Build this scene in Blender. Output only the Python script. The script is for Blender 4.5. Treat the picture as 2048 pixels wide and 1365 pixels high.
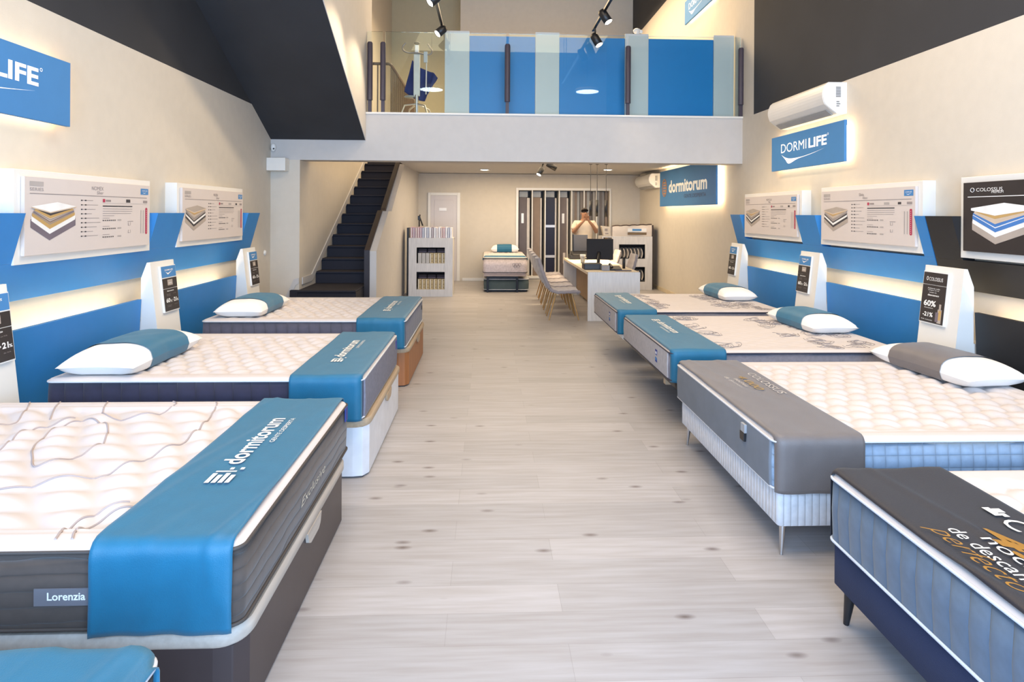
import bpy, math, random
from mathutils import Matrix, Vector, noise
random.seed(7)
PI = math.pi
S = bpy.context.scene
C = S.collection
for o in list(bpy.data.objects):
    bpy.data.objects.remove(o)

# ---------------------------------------------------------------- camera, light, exposure
F_PX = 1250.0
yaw = math.atan(49 / F_PX); roll = 0.006
cam = bpy.data.cameras.new('camera'); cam_o = bpy.data.objects.new('camera', cam); C.objects.link(cam_o)
cam.sensor_fit = 'HORIZONTAL'; cam.sensor_width = 36.0; cam.lens = 36.0 * F_PX / 2048
cam.shift_x = 0.0; cam.shift_y = -(682.5 - 426) / 2048
cam.clip_start = 0.05; cam.clip_end = 200
cam_o.matrix_world = Matrix.Translation((0, 0, 1.65)) @ Matrix.Rotation(-yaw, 4, 'Z') @ Matrix.Rotation(PI / 2, 4, 'X') @ Matrix.Rotation(roll, 4, 'Z')
S.camera = cam_o
S.view_settings.view_transform = 'Standard'; S.view_settings.look = 'None'
S.view_settings.exposure = 0.0; S.view_settings.gamma = 1.0; S.view_settings.use_curve_mapping = False
W = bpy.data.worlds.new('daylight'); S.world = W; W.use_nodes = True
W.node_tree.nodes['Background'].inputs[0].default_value = (0.50, 0.70, 1.0, 1)
W.node_tree.nodes['Background'].inputs[1].default_value = 2.2
S.cycles.use_denoising = True
S.cycles.max_bounces = 7; S.cycles.diffuse_bounces = 4; S.cycles.glossy_bounces = 3
S.cycles.transparent_max_bounces = 8; S.cycles.sample_clamp_indirect = 6.0
S.cycles.caustics_reflective = False; S.cycles.caustics_refractive = False

WARM = (1.0, 0.77, 0.50); WARM2 = (1.0, 0.74, 0.45); DAY = (0.46, 0.68, 1.0)


def area(name, loc, sx, sy, power, col, rot=(0, 0, 0), spread=PI):
    l = bpy.data.lights.new(name, 'AREA'); l.shape = 'RECTANGLE'; l.size = sx; l.size_y = sy
    l.energy = power; l.color = col; l.spread = spread
    o = bpy.data.objects.new(name, l); C.objects.link(o); o.location = loc; o.rotation_euler = rot
    return o


area('daylight_through_shopfront', (0.3, -1.35, 2.0), 6.0, 3.4, 580, DAY, (PI / 2, 0, 0))
area('warm_fill_shop', (0.3, 3.2, 6.2), 5.5, 5.5, 480, WARM)  # one large added area light, stands in for unseen overhead fixtures
area('warm_fill_upper_floor', (0.8, 12.5, 6.3), 4.5, 4.5, 500, WARM2)  # unseen area light added to brighten the gallery walls
area('warm_fill_back_room', (0.9, 12.6, 2.55), 3.6, 3.6, 150, WARM)  # broad added area light, carries the general glow of the back-room downlights

# ---------------------------------------------------------------- materials
MATS = {}


def mat(name, col, rough=0.6, metal=0.0, emit=None, estr=0.0, var=0.06, vscale=9.0, bump=0.0, bscale=60.0, coat=0.0, sheen=0.0, alpha=1.0):
    if name in MATS: return MATS[name]
    m = bpy.data.materials.new(name); m.use_nodes = True; MATS[name] = m
    nt = m.node_tree; N = nt.nodes; L = nt.links; b = N['Principled BSDF']
    b.inputs['Roughness'].default_value = rough; b.inputs['Metallic'].default_value = metal
    b.inputs['Coat Weight'].default_value = coat; b.inputs['Sheen Weight'].default_value = sheen
    tc = N.new('ShaderNodeTexCoord')
    nz = N.new('ShaderNodeTexNoise'); nz.inputs['Scale'].default_value = vscale; nz.inputs['Detail'].default_value = 3
    L.new(tc.outputs['Object'], nz.inputs['Vector'])
    r = N.new('ShaderNodeValToRGB')
    r.color_ramp.elements[0].position = 0.3; r.color_ramp.elements[1].position = 0.7
    r.color_ramp.elements[0].color = tuple(c * (1 - var) for c in col) + (1,)
    r.color_ramp.elements[1].color = tuple(min(1, c * (1 + var)) for c in col) + (1,)
    L.new(nz.outputs['Fac'], r.inputs['Fac']); L.new(r.outputs['Color'], b.inputs['Base Color'])
    if bump:
        n2 = N.new('ShaderNodeTexNoise'); n2.inputs['Scale'].default_value = bscale; n2.inputs['Detail'].default_value = 4
        L.new(tc.outputs['Object'], n2.inputs['Vector'])
        bp = N.new('ShaderNodeBump'); bp.inputs['Strength'].default_value = bump; bp.inputs['Distance'].default_value = 0.01
        L.new(n2.outputs['Fac'], bp.inputs['Height']); L.new(bp.outputs['Normal'], b.inputs['Normal'])
    if emit:
        b.inputs['Emission Color'].default_value = emit + (1,); b.inputs['Emission Strength'].default_value = estr
    return m


def fabric_channels(name, col, kind, period, rough=0.85, strength=0.6, dark=0.6):
    """side fabric with stitched vertical channels, squares or horizontal waves"""
    m = mat(name, col, rough, sheen=0.2, var=0.1, vscale=25)
    nt = m.node_tree; N = nt.nodes; L = nt.links; b = N['Principled BSDF']
    tc = N.new('ShaderNodeTexCoord'); sp = N.new('ShaderNodeSeparateXYZ'); L.new(tc.outputs['Object'], sp.inputs[0])
    def mth(op, a, bb=None, c=None):
        n = N.new('ShaderNodeMath'); n.operation = op
        for i, v in enumerate((a, bb, c)):
            if v is None: continue
            if isinstance(v, (int, float)): n.inputs[i].default_value = v
            else: L.new(v, n.inputs[i])
        return n.outputs[0]
    def groove(sock, per):
        s = mth('ABSOLUTE', mth('SINE', mth('MULTIPLY', sock, PI / per)))
        return mth('POWER', s, 0.25)
    xy = mth('ADD', sp.outputs['X'], sp.outputs['Y'])
    if kind == 'v': h = groove(xy, period)
    elif kind == 'sq': h = mth('MULTIPLY', groove(xy, period), groove(sp.outputs['Z'], period))
    else:
        nz = N.new('ShaderNodeTexNoise'); nz.inputs['Scale'].default_value = 3.0; L.new(tc.outputs['Object'], nz.inputs['Vector'])
        zz = mth('ADD', sp.outputs['Z'], mth('MULTIPLY', nz.outputs['Fac'], 0.06))
        h = groove(zz, period)
    bp = N.new('ShaderNodeBump'); bp.inputs['Strength'].default_value = strength; bp.inputs['Distance'].default_value = 0.012
    L.new(h, bp.inputs['Height']); L.new(bp.outputs['Normal'], b.inputs['Normal'])
    mx = N.new('ShaderNodeMix'); mx.data_type = 'RGBA'
    mx.inputs[6].default_value = tuple(c * dark for c in col) + (1,)
    src = b.inputs['Base Color'].links[0].from_socket
    L.new(src, mx.inputs[7]); L.new(h, mx.inputs[0]); L.new(mx.outputs[2], b.inputs['Base Color'])
    return m


def wood(name, c1, c2, rough=0.5, axis='X', scale=3.0):
    if name in MATS: return MATS[name]
    m = bpy.data.materials.new(name); m.use_nodes = True; MATS[name] = m
    nt = m.node_tree; N = nt.nodes; L = nt.links; b = N['Principled BSDF']; b.inputs['Roughness'].default_value = rough
    tc = N.new('ShaderNodeTexCoord'); mp = N.new('ShaderNodeMapping'); L.new(tc.outputs['Object'], mp.inputs[0])
    mp.inputs['Scale'].default_value = {'X': (1, 14, 14), 'Y': (14, 1, 14), 'Z': (14, 14, 1)}[axis]
    nz = N.new('ShaderNodeTexNoise'); nz.inputs['Scale'].default_value = scale; nz.inputs['Detail'].default_value = 5
    L.new(mp.outputs[0], nz.inputs['Vector'])
    r = N.new('ShaderNodeValToRGB'); r.color_ramp.elements[0].position = 0.3; r.color_ramp.elements[1].position = 0.7
    r.color_ramp.elements[0].color = c1 + (1,); r.color_ramp.elements[1].color = c2 + (1,)
    L.new(nz.outputs['Fac'], r.inputs[0]); L.new(r.outputs[0], b.inputs['Base Color'])
    return m


def floor_material():
    m = bpy.data.materials.new('laminate_floor'); m.use_nodes = True
    nt = m.node_tree; N = nt.nodes; L = nt.links; b = N['Principled BSDF']
    tc = N.new('ShaderNodeTexCoord')
    br = N.new('ShaderNodeTexBrick'); L.new(tc.outputs['Object'], br.inputs['Vector'])
    br.offset = 0.37; br.offset_frequency = 2
    br.inputs['Scale'].default_value = 1.0; br.inputs['Brick Width'].default_value = 1.28; br.inputs['Row Height'].default_value = 0.193
    br.inputs['Mortar Size'].default_value = 0.0012; br.inputs['Mortar Smooth'].default_value = 0.3; br.inputs['Bias'].default_value = 0.0
    br.inputs['Color1'].default_value = (0.405, 0.395, 0.405, 1); br.inputs['Color2'].default_value = (0.475, 0.463, 0.475, 1)
    br.inputs['Mortar'].default_value = (0.34, 0.33, 0.33, 1)
    # streaky grain along the boards
    mp = N.new('ShaderNodeMapping'); mp.inputs['Scale'].default_value = (1.2, 16, 1); L.new(tc.outputs['Object'], mp.inputs[0])
    nz = N.new('ShaderNodeTexNoise'); nz.inputs['Scale'].default_value = 2.2; nz.inputs['Detail'].default_value = 6; L.new(mp.outputs[0], nz.inputs['Vector'])
    r1 = N.new('ShaderNodeValToRGB'); r1.color_ramp.elements[0].position = 0.3; r1.color_ramp.elements[1].position = 0.72
    r1.color_ramp.elements[0].color = (0.82, 0.79, 0.76, 1); r1.color_ramp.elements[1].color = (1, 1, 1, 1); L.new(nz.outputs[0], r1.inputs[0])
    mx = N.new('ShaderNodeMix'); mx.data_type = 'RGBA'; mx.blend_type = 'MULTIPLY'; mx.inputs[0].default_value = 1
    L.new(br.outputs['Color'], mx.inputs[6]); L.new(r1.outputs[0], mx.inputs[7])
    # knots
    mp2 = N.new('ShaderNodeMapping'); mp2.inputs['Scale'].default_value = (3.0, 7.0, 1); L.new(tc.outputs['Object'], mp2.inputs[0])
    vo = N.new('ShaderNodeTexVoronoi'); vo.inputs['Scale'].default_value = 1.0; vo.inputs['Randomness'].default_value = 1; L.new(mp2.outputs[0], vo.inputs['Vector'])
    r2 = N.new('ShaderNodeValToRGB'); r2.color_ramp.elements[0].position = 0.02; r2.color_ramp.elements[1].position = 0.15
    r2.color_ramp.elements[0].color = (0.42, 0.37, 0.36, 1); r2.color_ramp.elements[1].color = (1, 1, 1, 1); L.new(vo.outputs['Distance'], r2.inputs[0])
    mx2 = N.new('ShaderNodeMix'); mx2.data_type = 'RGBA'; mx2.blend_type = 'MULTIPLY'; mx2.inputs[0].default_value = 1
    L.new(mx.outputs[2], mx2.inputs[6]); L.new(r2.outputs[0], mx2.inputs[7])
    L.new(mx2.outputs[2], b.inputs['Base Color'])
    b.inputs['Roughness'].default_value = 0.42; b.inputs['Specular IOR Level'].default_value = 0.35
    bp = N.new('ShaderNodeBump'); bp.inputs['Strength'].default_value = 0.06; bp.inputs['Distance'].default_value = 0.004
    L.new(nz.outputs[0], bp.inputs['Height']); L.new(bp.outputs[0], b.inputs['Normal'])
    return m


def glass_material():
    m = bpy.data.materials.new('railing_glass'); m.use_nodes = True
    nt = m.node_tree; N = nt.nodes; L = nt.links; N.remove(N['Principled BSDF'])
    tr = N.new('ShaderNodeBsdfTransparent'); tr.inputs[0].default_value = (0.95, 0.985, 0.98, 1)
    gl = N.new('ShaderNodeBsdfGlossy'); gl.inputs['Roughness'].default_value = 0.01; gl.inputs[0].default_value = (0.9, 1, 0.98, 1)
    fr = N.new('ShaderNodeFresnel'); fr.inputs[0].default_value = 1.36
    mx = N.new('ShaderNodeMixShader'); L.new(fr.outputs[0], mx.inputs[0]); L.new(tr.outputs[0], mx.inputs[1]); L.new(gl.outputs[0], mx.inputs[2])
    L.new(mx.outputs[0], N['Material Output'].inputs[0])
    return m


wall_m = mat('warm_cream_plaster', (0.64, 0.585, 0.50), 0.8, var=0.02, bump=0.08, bscale=120)
white_wall = mat('white_plaster', (0.56, 0.54, 0.52), 0.8, var=0.02, bump=0.06, bscale=120)
dark_m = mat('charcoal_paint', (0.030, 0.031, 0.036), 0.85, var=0.08, vscale=2)
floor_m = floor_material()
white_m = mat('white_lacquer', (0.80, 0.78, 0.73), 0.35, var=0.01)
white_gloss = mat('white_plastic', (0.82, 0.82, 0.80), 0.25, var=0.01)
blue_m = mat('display_blue', (0.030, 0.215, 0.545), 0.42, var=0.02)
signblue = mat('sign_blue', (0.055, 0.225, 0.50), 0.6, var=0.02)
black_panel = mat('display_black', (0.012, 0.013, 0.016), 0.5, var=0.05)
black_m = mat('black_plastic', (0.012, 0.012, 0.014), 0.4, var=0.05)
black_metal = mat('black_metal', (0.015, 0.015, 0.018), 0.4, 0.6)
steel = mat('brushed_steel', (0.55, 0.56, 0.58), 0.3, 1.0)
chrome = mat('chrome', (0.75, 0.76, 0.78), 0.12, 1.0)
post_m = mat('anthracite_post', (0.055, 0.045, 0.065), 0.5)
brown_metal = mat('brown_metal', (0.14, 0.085, 0.055), 0.5)
stair_m = mat('dark_stair_covering', (0.008, 0.008, 0.018), 0.7, bump=0.2, bscale=200)
teal = mat('teal_cloth', (0.004, 0.128, 0.235), 0.5, sheen=0.15, var=0.05, vscale=14, bump=0.15, bscale=300)
greycloth = mat('grey_taupe_cloth', (0.15, 0.128, 0.12), 0.5, sheen=0.2, bump=0.15, bscale=300)
blackcloth = mat('black_cloth', (0.014, 0.013, 0.019), 0.55, sheen=0.08, bump=0.2, bscale=300)
topfab = mat('white_quilted_fabric', (0.63, 0.572, 0.545), 0.9, var=0.02, sheen=0.1)
pillow_m = mat('white_pillow_fabric', (0.86, 0.85, 0.82), 0.9, var=0.01, sheen=0.1)
stitch_m = mat('grey_stitching', (0.42, 0.35, 0.33), 0.8)
swirl_m = mat('dark_swirl_print', (0.30, 0.27, 0.27), 0.8)
piping_light = mat('silver_piping', (0.62, 0.64, 0.68), 0.5)
piping_dark = mat('navy_piping', (0.03, 0.03, 0.05), 0.6)
print_white = mat('white_lettering', (0.86, 0.86, 0.84), 0.5)
ink = mat('dark_ink', (0.05, 0.045, 0.05), 0.7)
ink_l = mat('grey_ink', (0.30, 0.26, 0.25), 0.7)
ink_ll = mat('pale_grey_ink', (0.42, 0.38, 0.36), 0.7)
red_m = mat('crimson_ink', (0.42, 0.03, 0.08), 0.6)
gold = mat('gold_lettering', (0.55, 0.28, 0.05), 0.35, 0.5)
paper = mat('poster_paper', (0.66, 0.59, 0.55), 0.6, var=0.01)
led_m = mat('warm_led_strip', (1, 0.8, 0.5), 0.5, emit=(1.0, 0.74, 0.42), estr=26.0)
lens_m = mat('lamp_lens', (1, 0.95, 0.85), 0.3, emit=(1.0, 0.88, 0.68), estr=30.0)
disc_m = mat('lamp_disc', (1, 1, 1), 0.3, emit=(0.95, 0.97, 1.0), estr=22.0)
navy_board = mat('navy_board', (0.003, 0.003, 0.022), 0.5)
skin_m = mat('skin', (0.34, 0.17, 0.095), 0.5)

# ---------------------------------------------------------------- mesh helpers


class MB:
    def __init__(s): s.v = []; s.f = []; s.mi = []; s.sm = []
    def add(s, verts, faces, mi=0, smooth=False, M=None):
        k = len(s.v)
        s.v += [tuple(M @ Vector(p)) if M is not None else tuple(p) for p in verts]
        for f in faces: s.f.append(tuple(i + k for i in f)); s.mi.append(mi); s.sm.append(smooth)
        return s
    def box(s, x0, x1, y0, y1, z0, z1, mi=0, M=None):
        v = [(x, y, z) for z in (z0, z1) for y in (y0, y1) for x in (x0, x1)]
        return s.add(v, [(0, 2, 3, 1), (4, 5, 7, 6), (0, 1, 5, 4), (2, 6, 7, 3), (0, 4, 6, 2), (1, 3, 7, 5)], mi, False, M)
    def prism(s, poly, a, b, axis='y', mi=0, M=None, smooth=False):
        """poly of 2D points extruded along axis from a to b; axis y: (x,z); x: (y,z); z: (x,y)"""
        def P(p, t): return {'y': (p[0], t, p[1]), 'x': (t, p[0], p[1]), 'z': (p[0], p[1], t)}[axis]
        n = len(poly); v = [P(p, a) for p in poly] + [P(p, b) for p in poly]
        fs = [tuple(range(n)), tuple(range(2 * n - 1, n - 1, -1))]
        s.add(v, fs, mi, False, M)
        return s.add(v, [(i, i + n, (i + 1) % n + n, (i + 1) % n) for i in range(n)], mi, smooth, M)
    def quad(s, a, b, c, d, mi=0, M=None): return s.add([a, b, c, d], [(0, 1, 2, 3)], mi, False, M)
    def tube(s, pts, r, n=8, mi=0, cap=True, M=None, closed=False):
        pts = [Vector(p) for p in pts]; m = len(pts); rs = r if isinstance(r, (list, tuple)) else [r] * m
        v = []; up = Vector((0.01, 0.02, 1)).normalized(); px = None
        for i, p in enumerate(pts):
            if closed: d = pts[(i + 1) % m] - pts[i - 1]
            else: d = (pts[min(i + 1, m - 1)] - pts[max(i - 1, 0)])
            d = d.normalized() if d.length > 1e-9 else Vector((0, 0, 1))
            ref = px if px is not None else (up if abs(d.dot(up)) < 0.95 else Vector((1, 0, 0)))
            x = (ref - d * ref.dot(d)).normalized(); px = x; y = d.cross(x)
            for k in range(n):
                a = 2 * PI * k / n; v.append(p + (x * math.cos(a) + y * math.sin(a)) * rs[i])
        f = []
        for i in range(m if closed else m - 1):
            j = (i + 1) % m
            for k in range(n): f.append((i * n + k, i * n + (k + 1) % n, j * n + (k + 1) % n, j * n + k))
        s.add(v, f, mi, True, M)
        if cap and not closed: s.add(v[:n], [tuple(range(n - 1, -1, -1))], mi, False, M); s.add(v[-n:], [tuple(range(n))], mi, False, M)
        return s
    def lathe(s, prof, n=24, mi=0, M=None):
        v = []; f = []
        for r, z in prof:
            for k in range(n): a = 2 * PI * k / n; v.append((r * math.cos(a), r * math.sin(a), z))
        for i in range(len(prof) - 1):
            for k in range(n): f.append((i * n + k, i * n + (k + 1) % n, (i + 1) * n + (k + 1) % n, (i + 1) * n + k))
        f2 = []
        s.add(v, f, mi, True, M)
        return s
    def grid(s, fn, nu, nv, mi=0, smooth=True, M=None, flip=False):
        v = [fn(i / nu, j / nv) for i in range(nu + 1) for j in range(nv + 1)]
        f = [(i * (nv + 1) + j, (i + 1) * (nv + 1) + j, (i + 1) * (nv + 1) + j + 1, i * (nv + 1) + j + 1) for i in range(nu) for j in range(nv)]
        if flip: f = [q[::-1] for q in f]
        return s.add(v, f, mi, smooth, M)
    def ball(s, c, r, n=12, m=8, mi=0, sc=(1, 1, 1), M=None):
        v = []; f = []
        for i in range(m + 1):
            t = PI * i / m
            for k in range(n):
                a = 2 * PI * k / n
                v.append((c[0] + r * sc[0] * math.sin(t) * math.cos(a), c[1] + r * sc[1] * math.sin(t) * math.sin(a), c[2] + r * sc[2] * math.cos(t)))
        for i in range(m):
            for k in range(n): f.append((i * n + k, (i + 1) * n + k, (i + 1) * n + (k + 1) % n, i * n + (k + 1) % n))
        return s.add(v, f, mi, True, M)


def wpos(o):
    p = Vector((0, 0, 0))
    while o is not None: p += o.location; o = o.parent
    return p


def obj(name, mb, mats, parent=None, bevel=0.0, kind=None, label=None, subsurf=0, solid=0.0, seg=2):
    me = bpy.data.meshes.new(name)
    verts = mb.v; off = Vector((0, 0, 0))
    if parent is None:
        xs = [p[0] for p in verts]; ys = [p[1] for p in verts]; zs = [p[2] for p in verts]
        off = Vector(((min(xs) + max(xs)) / 2, (min(ys) + max(ys)) / 2, min(zs)))
        verts = [(p[0] - off.x, p[1] - off.y, p[2] - off.z) for p in verts]
    me.from_pydata(verts, [], mb.f)
    me.polygons.foreach_set('material_index', mb.mi); me.polygons.foreach_set('use_smooth', mb.sm)
    for m in (mats if isinstance(mats, (list, tuple)) else [mats]): me.materials.append(m)
    me.update()
    o = bpy.data.objects.new(name, me); C.objects.link(o)
    if parent is None: o.location = off
    else:
        o.parent = parent; o.location = -wpos(parent)
    if solid:
        sm = o.modifiers.new('thickness', 'SOLIDIFY'); sm.thickness = solid; sm.offset = 0
    if bevel:
        b = o.modifiers.new('bevel', 'BEVEL'); b.width = bevel; b.segments = seg; b.limit_method = 'ANGLE'; b.angle_limit = math.radians(40)
    if subsurf:
        ss = o.modifiers.new('smooth', 'SUBSURF'); ss.levels = subsurf; ss.render_levels = subsurf
    if kind: o['kind'] = kind
    if label: o['label'] = label
    return o


def tag(o, label, cat, group=None):
    o['label'] = label; o['category'] = cat
    if group: o['group'] = group
    return o


def thing(name, label, cat, loc=(0, 0, 0), group=None, rz=0.0):
    o = bpy.data.objects.new(name, None); C.objects.link(o); o.location = loc; o.rotation_euler = (0, 0, rz)
    o.empty_display_size = 0.1
    return tag(o, label, cat, group)


def copy_tree(o, parent=None):
    kids = list(o.children)
    c = o.copy(); C.objects.link(c); c.parent = parent
    for k in kids: copy_tree(k, c)
    return c


def frame(origin, a, up):
    a = Vector(a).normalized(); up = Vector(up).normalized(); n = a.cross(up)
    m = Matrix.Identity(4)
    for i in range(3): m[i][0] = a[i]; m[i][1] = up[i]; m[i][2] = n[i]; m[i][3] = origin[i]
    return m


_tc = {}


def text_geo(s, bold=0.0, shear=0.0, spacing=1.0):
    key = (s, bold, shear, spacing)
    if key in _tc: return _tc[key]
    cu = bpy.data.curves.new('t', 'FONT'); cu.body = s; cu.size = 1; cu.offset = bold; cu.shear = shear; cu.space_character = spacing
    cu.resolution_u = 3
    ob = bpy.data.objects.new('t', cu); C.objects.link(ob)
    me = bpy.data.meshes.new_from_object(ob)
    V = [tuple(v.co) for v in me.vertices]; Fc = [tuple(p.vertices) for p in me.polygons]
    C.objects.unlink(ob); bpy.data.objects.remove(ob); bpy.data.curves.remove(cu); bpy.data.meshes.remove(me)
    _tc[key] = (V, Fc); return _tc[key]


def put_text(mb, s, M, x, y, w=None, h=None, mi=0, bold=0.0, shear=0.0, z=0.0, align='l', fn=None, spacing=1.0):
    """lettering in the (x,y) plane of M: lower-left corner at x,y; total width w and/or letter height h"""
    V, Fc = text_geo(s, bold, shear, spacing)
    if not V: return
    x0 = min(p[0] for p in V); x1 = max(p[0] for p in V); y0 = min(p[1] for p in V); y1 = max(p[1] for p in V)
    if w and h: sx = w / (x1 - x0); sy = h / (y1 - y0)
    elif w: sx = sy = w / (x1 - x0)
    else: sx = sy = h / (y1 - y0)
    ox = x if align == 'l' else x - (x1 - x0) * sx / 2
    P = [(ox + (p[0] - x0) * sx, y + (p[1] - y0) * sy, z) for p in V]
    if fn: P = [fn(p) for p in P]
    mb.add(P, Fc, mi, False, M)


# ================================================================= SETTING
XL, XR, YB, YR = -3.08, 3.72, 9.0, 15.15
ZW = 3.05           # top of the cream wall
ZT = 6.9            # dark ceiling


def struct(name, mb, m, **k): return obj(name, mb, m, kind='structure', **k)


struct('floor', MB().box(XL - 0.2, XR + 0.2, -1.6, 16.4, -0.1, 0.0), floor_m)
b = MB().box(XL - 0.2, XR + 0.2, -1.6, YB, ZT, ZT + 0.1)
struct('ceiling', b, dark_m)
# left wall: cream below, dark above the gallery level
struct('wall_left', MB().box(XL - 0.2, XL, -1.6, 9.0, 0, ZW), wall_m)
struct('wall_left_upper', MB().box(XL - 0.2, XL, -1.6, 9.0, ZW, ZT), dark_m)
struct('wall_right', MB().box(XR, XR + 0.2, -1.6, 16.4, 0, ZW), wall_m)
struct('wall_right_upper', MB().box(XR, XR + 0.2, -1.6, 8.62, ZW, ZT), dark_m)
struct('wall_right_gallery', MB().box(XR, XR + 0.2, 8.62, 15.1, ZW, 6.12), wall_m)
b = MB().box(XR, XR + 0.2, 8.62, 15.1, 6.12, ZT + 1.9).box(XR, XR + 0.2, 15.1, 16.2, ZW, ZT + 1.9)
struct('wall_right_gallery_dark', b, dark_m)
# shopfront wall behind the camera with the big window
b = MB().box(XL - 0.2, -2.85, -1.6, -1.45, 0, ZT).box(3.45, XR + 0.2, -1.6, -1.45, 0, ZT).box(-2.85, 3.45, -1.6, -1.45, 4.4, ZT).box(-2.85, 3.45, -1.6, -1.45, 0, 0.15)
struct('wall_front', b, wall_m)
b = MB()
for x in (-2.83, -0.75, 1.35, 3.40): b.box(x, x + 0.05, -1.56, -1.5, 0.15, 4.4)
b.box(-2.83, 3.45, -1.56, -1.5, 2.6, 2.66)
struct('window_1', b, black_metal)
# wall beside and beyond the stair
struct('wall_stair_face', MB().box(XL - 0.2, -2.67, 9.0, 9.12, 0, 2.387), wall_m)
struct('wall_stairwell', MB().box(-2.79, -2.672, 9.12, 17.8, 0, 2.387).box(-2.79, -2.672, 9.3, 17.8, 2.387, 8.7), wall_m)
# back room left wall with the sloping parapet cut out for the stair
prof = [(9.5, 0), (15.15, 0), (15.15, 2.62), (12.66, 2.62), (10.95, 1.665), (10.63, 1.665), (9.5, 1.06)]
struct('wall_back_left', MB().prism(prof, -1.77, -1.67, 'x'), white_wall)
prof = [(9.48, 0.0), (9.48, 1.075), (10.6, 1.68), (10.9, 1.68), (10.95, 1.72), (12.75, 2.72), (12.75, 2.4), (9.9, 0.0)]
struct('trim_1', MB().prism(prof, -1.85, -1.772, 'x'), mat('dark_parapet_lining', (0.02, 0.014, 0.018), 0.5))
# back wall with alcove
AX0, AX1, AZ0, AZ1 = 0.75, 2.97, 0.12, 2.20
b = MB().box(-1.77, AX0, YR, YR + 0.15, 0, 2.59).box(AX1, XR, YR, YR + 0.15, 0, 2.59).box(AX0, AX1, YR, YR + 0.15, AZ1, 2.59).box(AX0, AX1, YR, YR + 0.15, 0, AZ0)
b.box(AX0 - 0.1, AX1 + 0.1, YR + 0.75, YR + 0.85, 0, 2.59).box(AX0 - 0.1, AX0, YR + 0.15, YR + 0.75, 0, 2.59).box(AX1, AX1 + 0.1, YR + 0.15, YR + 0.75, 0, 2.59)
struct('wall_back', b, wall_m)
b = MB().box(-0.6, AX0 - 0.03, YR - 0.015, YR, 0, 0.07).box(AX1 + 0.05, XR, YR - 0.015, YR, 0, 0.07)
struct('baseboard_back', b, white_m, bevel=0.004)
struct('baseboard_right', MB().box(XR - 0.015, XR, 9.4, YR, 0, 0.08), mat('cream_baseboard', (0.62, 0.52, 0.36), 0.5), bevel=0.004)
# back-room ceiling = gallery slab (stair opening on the left)
b = MB().box(-1.67, XR, 9.3, YR + 0.9, 2.6, ZW - 0.005).box(-2.67, -1.67, 9.3, 9.6, 2.6, ZW - 0.005)
struct('ceiling_back_room', b, white_wall)
# gallery edge beam
struct('wall_beam', MB().box(XL, XR, YB, 9.3, 2.387, ZW), white_wall)
struct('trim_2', MB().box(-1.75, XR, YB - 0.02, 9.3, ZW, ZW + 0.028), white_m, bevel=0.004)
# stair flight above: dark sloping soffit and its cream side wall
zs = lambda y: 2.675 + (9.0 - y) * 0.517
yt = 9.0 - (ZT - 2.675) / 0.517
prof = [(9.0, 2.675), (yt, ZT), (yt + 0.25, ZT), (9.0, 2.80)]
struct('ceiling_stair_soffit', MB().prism(prof, XL, -1.75, 'x'), dark_m)
prof = [(9.0, 2.672), (yt, ZT), (9.4, ZT), (9.4, ZW + 0.03), (9.0, ZW + 0.03)]
struct('wall_stair_side', MB().prism(prof, -1.75, -1.742, 'x'), white_wall)
b = MB().box(-1.748, -1.742, 9.0, 9.05, ZW, ZT)
# gallery back walls
yell = mat('yellow_lit_plaster', (0.64, 0.575, 0.40), 0.8, var=0.02)  # cream plaster with the yellow light on this wall put into its colour
b = MB().box(-0.72, XR, 16.0, 16.15, ZW, ZT + 1.8).box(-0.72, -0.62, 16.15, 17.6, ZW, ZT + 1.8)
struct('wall_gallery_back', b, wall_m)
struct('wall_gallery_back_left', MB().box(-2.7, -0.72, 17.4, 17.6, 2.0, ZT + 1.8).box(-1.5, -0.72, 13.2, 17.4, ZW - 0.1, ZW - 0.01), yell)
struct('ceiling_gallery', MB().box(XL - 0.2, XR + 0.2, 9.0, 17.9, ZT + 1.8, ZT + 1.9), dark_m)
struct('seal_wall_back', MB().box(XL - 0.2, XR + 0.4, 17.7, 17.85, 0, ZT + 1.9), wall_m)  # outer shell added behind the rooms to close gaps against sky light
struct('seal_wall_right', MB().box(XR + 0.2, XR + 0.3, 14.0, 17.85, 0, ZT + 1.9), dark_m)  # added shell, closes the sky leak at the right corner
struct('seal_wall_left', MB().box(XL - 0.3, XL - 0.2, 8.9, 17.85, 0, ZT + 1.9), wall_m)  # added shell, closes the sky leak beside the stairwell
# stair
nst = 17
b = MB()
for k in range(1, nst + 1):
    y0 = (8.38, 8.65, 8.92)[k - 1] if k < 4 else 8.81 + 0.346 * (k - 1)
    y1 = 9.86 if k == 3 else y0 + 0.36
    xl = -2.67
    z0 = max(0.0, 0.18 * k - 0.40)
    b.box(xl, -1.852, y0, y1, z0, 0.18 * k - 0.03)
    b.box(xl, -1.852, y0 - 0.025, y1, 0.18 * k - 0.03, 0.18 * k)
b.box(-2.94, -2.67, 8.90, 8.98, 0, 0.30).box(-2.86, -2.67, 8.91, 8.98, 0.30, 0.42).box(-2.78, -2.67, 8.92, 8.98, 0.42, 0.54)
st = obj('staircase', b, stair_m, bevel=0.006)
tag(st, 'dark carpeted straight staircase climbing away under the gallery beam', 'staircase')
b = MB()
pl = [(9.13, 0.60), (9.62, 0.60), (13.9, 2.83)]
b.prism([(9.13, 0.60), (9.62, 0.60), (13.9, 2.83), (13.9, 2.93), (9.60, 0.70), (9.13, 0.70)], -2.67, -2.655, 'x')
b.prism([(-2.67, 0.63), (-2.71, 0.61), (-2.95, 0.1), (-3.02, 0.1), (-2.745, 0.685), (-2.67, 0.71)], 8.985, 9.0, 'y')
struct('trim_3', b, white_wall)
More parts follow.
